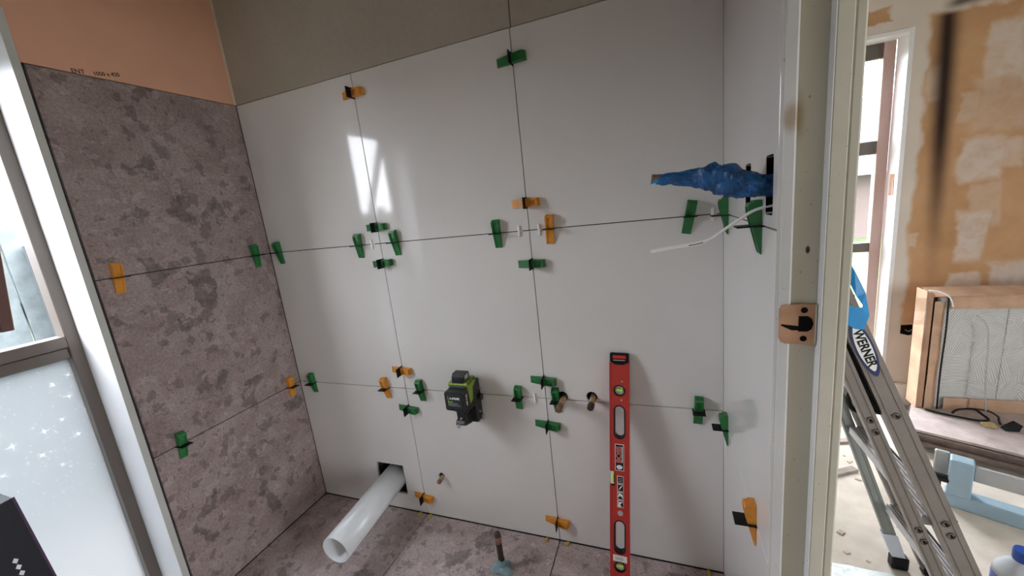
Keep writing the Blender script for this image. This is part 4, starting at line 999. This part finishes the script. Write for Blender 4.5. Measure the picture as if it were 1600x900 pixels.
# ---------------------------------------------------------------- bottle, bag, off-cuts, chips
def lathe(bm, prof, c, seg=28):
    rr = [[bm.verts.new((c[0] + r * math.cos(2 * math.pi * k / seg), c[1] + r * math.sin(2 * math.pi * k / seg), c[2] + z)) for k in range(seg)] for r, z in prof]
    for a, b in zip(rr, rr[1:]):
        for k in range(seg): bm.faces.new((a[k], a[(k + 1) % seg], b[(k + 1) % seg], b[k]))
    bm.faces.new(rr[0][::-1]); bm.faces.new(rr[-1]); return bm
bc = (2.447, 0.0, 0.0)
bt = thing('plastic_bottle', 'cloudy plastic bottle of blue liquid with a blue cap', 'bottle', bc)
obj('liquid', lathe(bmesh.new(), [(0.040, 0.002), (0.050, 0.012), (0.050, 0.168), (0.049, 0.178)], bc), 'blue_liquid', bt, True)
obj('shoulder', lathe(bmesh.new(), [(0.0495, 0.1785), (0.046, 0.195), (0.030, 0.218), (0.017, 0.228), (0.016, 0.236)], bc), 'cloudy_plastic', bt, True)
obj('screw_cap', lathe(bmesh.new(), [(0.0185, 0.232), (0.0195, 0.236), (0.0195, 0.258), (0.018, 0.262)], bc), 'blue_cap', bt)
bm = bmesh.new(); bmesh.ops.create_grid(bm, x_segments=22, y_segments=22, size=0.5)
for v in bm.verts:
    x, y = v.co.x, v.co.y; r = math.hypot(x, y) * 2
    v.co = Vector((2.10 + x * 0.30, -0.03 + y * 0.30, 0.003 + max(0, 1 - r) * 0.03 + 0.018 * max(0, 1 - r * 0.8) * (1 + noise.noise((x * 9, y * 9, 2)))))
g = bmesh.ops.extrude_face_region(bm, geom=bm.faces[:])
for v in g['geom']:
    if isinstance(v, bmesh.types.BMVert): v.co.z -= 0.0015
tag(obj('plastic_bag', bm, 'bag_plastic'), 'crumpled pale plastic bag on the concrete at the doorway', 'bag')
rnd = random.Random(9)
for (x, y, l, w_, a, lb) in ((2.28, 0.62, 0.16, 0.03, 0.5, 'short dark off-cut on the concrete nearest the ladder'), (2.34, 0.86, 0.22, 0.03, 0.3, 'dark off-cut strip behind the ladder leg'),
                          (2.30, 1.02, 0.25, 0.04, 0.1, 'long off-cut strip near the hall window'), (2.42, 0.52, 0.12, 0.02, 1.2, 'thin off-cut between ladder and steel frame')):
    o = obj('off_cut', box(bmesh.new(), (-l / 2, -w_ / 2, 0), (l / 2, w_ / 2, 0.012), 0.001), 'off_cut'); o.location = (x, y, 0); o.rotation_euler = (0, 0, a)
    tag(o, lb, 'off-cut', 'off-cuts on the concrete')
bm = bmesh.new()
for k in range(150):
    x, y = rnd.uniform(1.9, 3.1), rnd.uniform(-0.4, 1.1)
    if (abs(x - 2.36) < 0.08 and y < 0.2) or (x > 2.5 and y > 0.1) or (x < 2.28 and y < 0.15): continue
    s_ = rnd.uniform(0.003, 0.011)
    box(bm, (-s_, -s_ * rnd.uniform(.3, 1), 0), (s_, s_ * rnd.uniform(.3, 1), s_ * 0.4), 0, Matrix.Translation((x, y, 0.0)) @ Matrix.Rotation(rnd.uniform(0, 3), 4, 'Z'))
tag(obj('rubble_chips', bm, 'debris_chip'), 'scattered plaster and tile chips on the concrete floor', 'rubble', kind='stuff')

# ---------------------------------------------------------------- part parents built in world space sit under mesh roots at the origin
bpy.context.view_layer.update()
for o in list(SC.objects):
    if o.get('world_parts'): del o['world_parts']
# put each free-standing single mesh's origin at its own base
for o in list(SC.objects):
    if o.parent is None and o.type == 'MESH' and not o.children and o.get('kind') != 'structure' and o.location.length < 1e-6:
        cs = [v.co for v in o.data.vertices]
        c = Vector(((min(v.x for v in cs) + max(v.x for v in cs)) / 2, (min(v.y for v in cs) + max(v.y for v in cs)) / 2, min(v.z for v in cs)))
        o.data.transform(Matrix.Translation(-c)); o.location = c
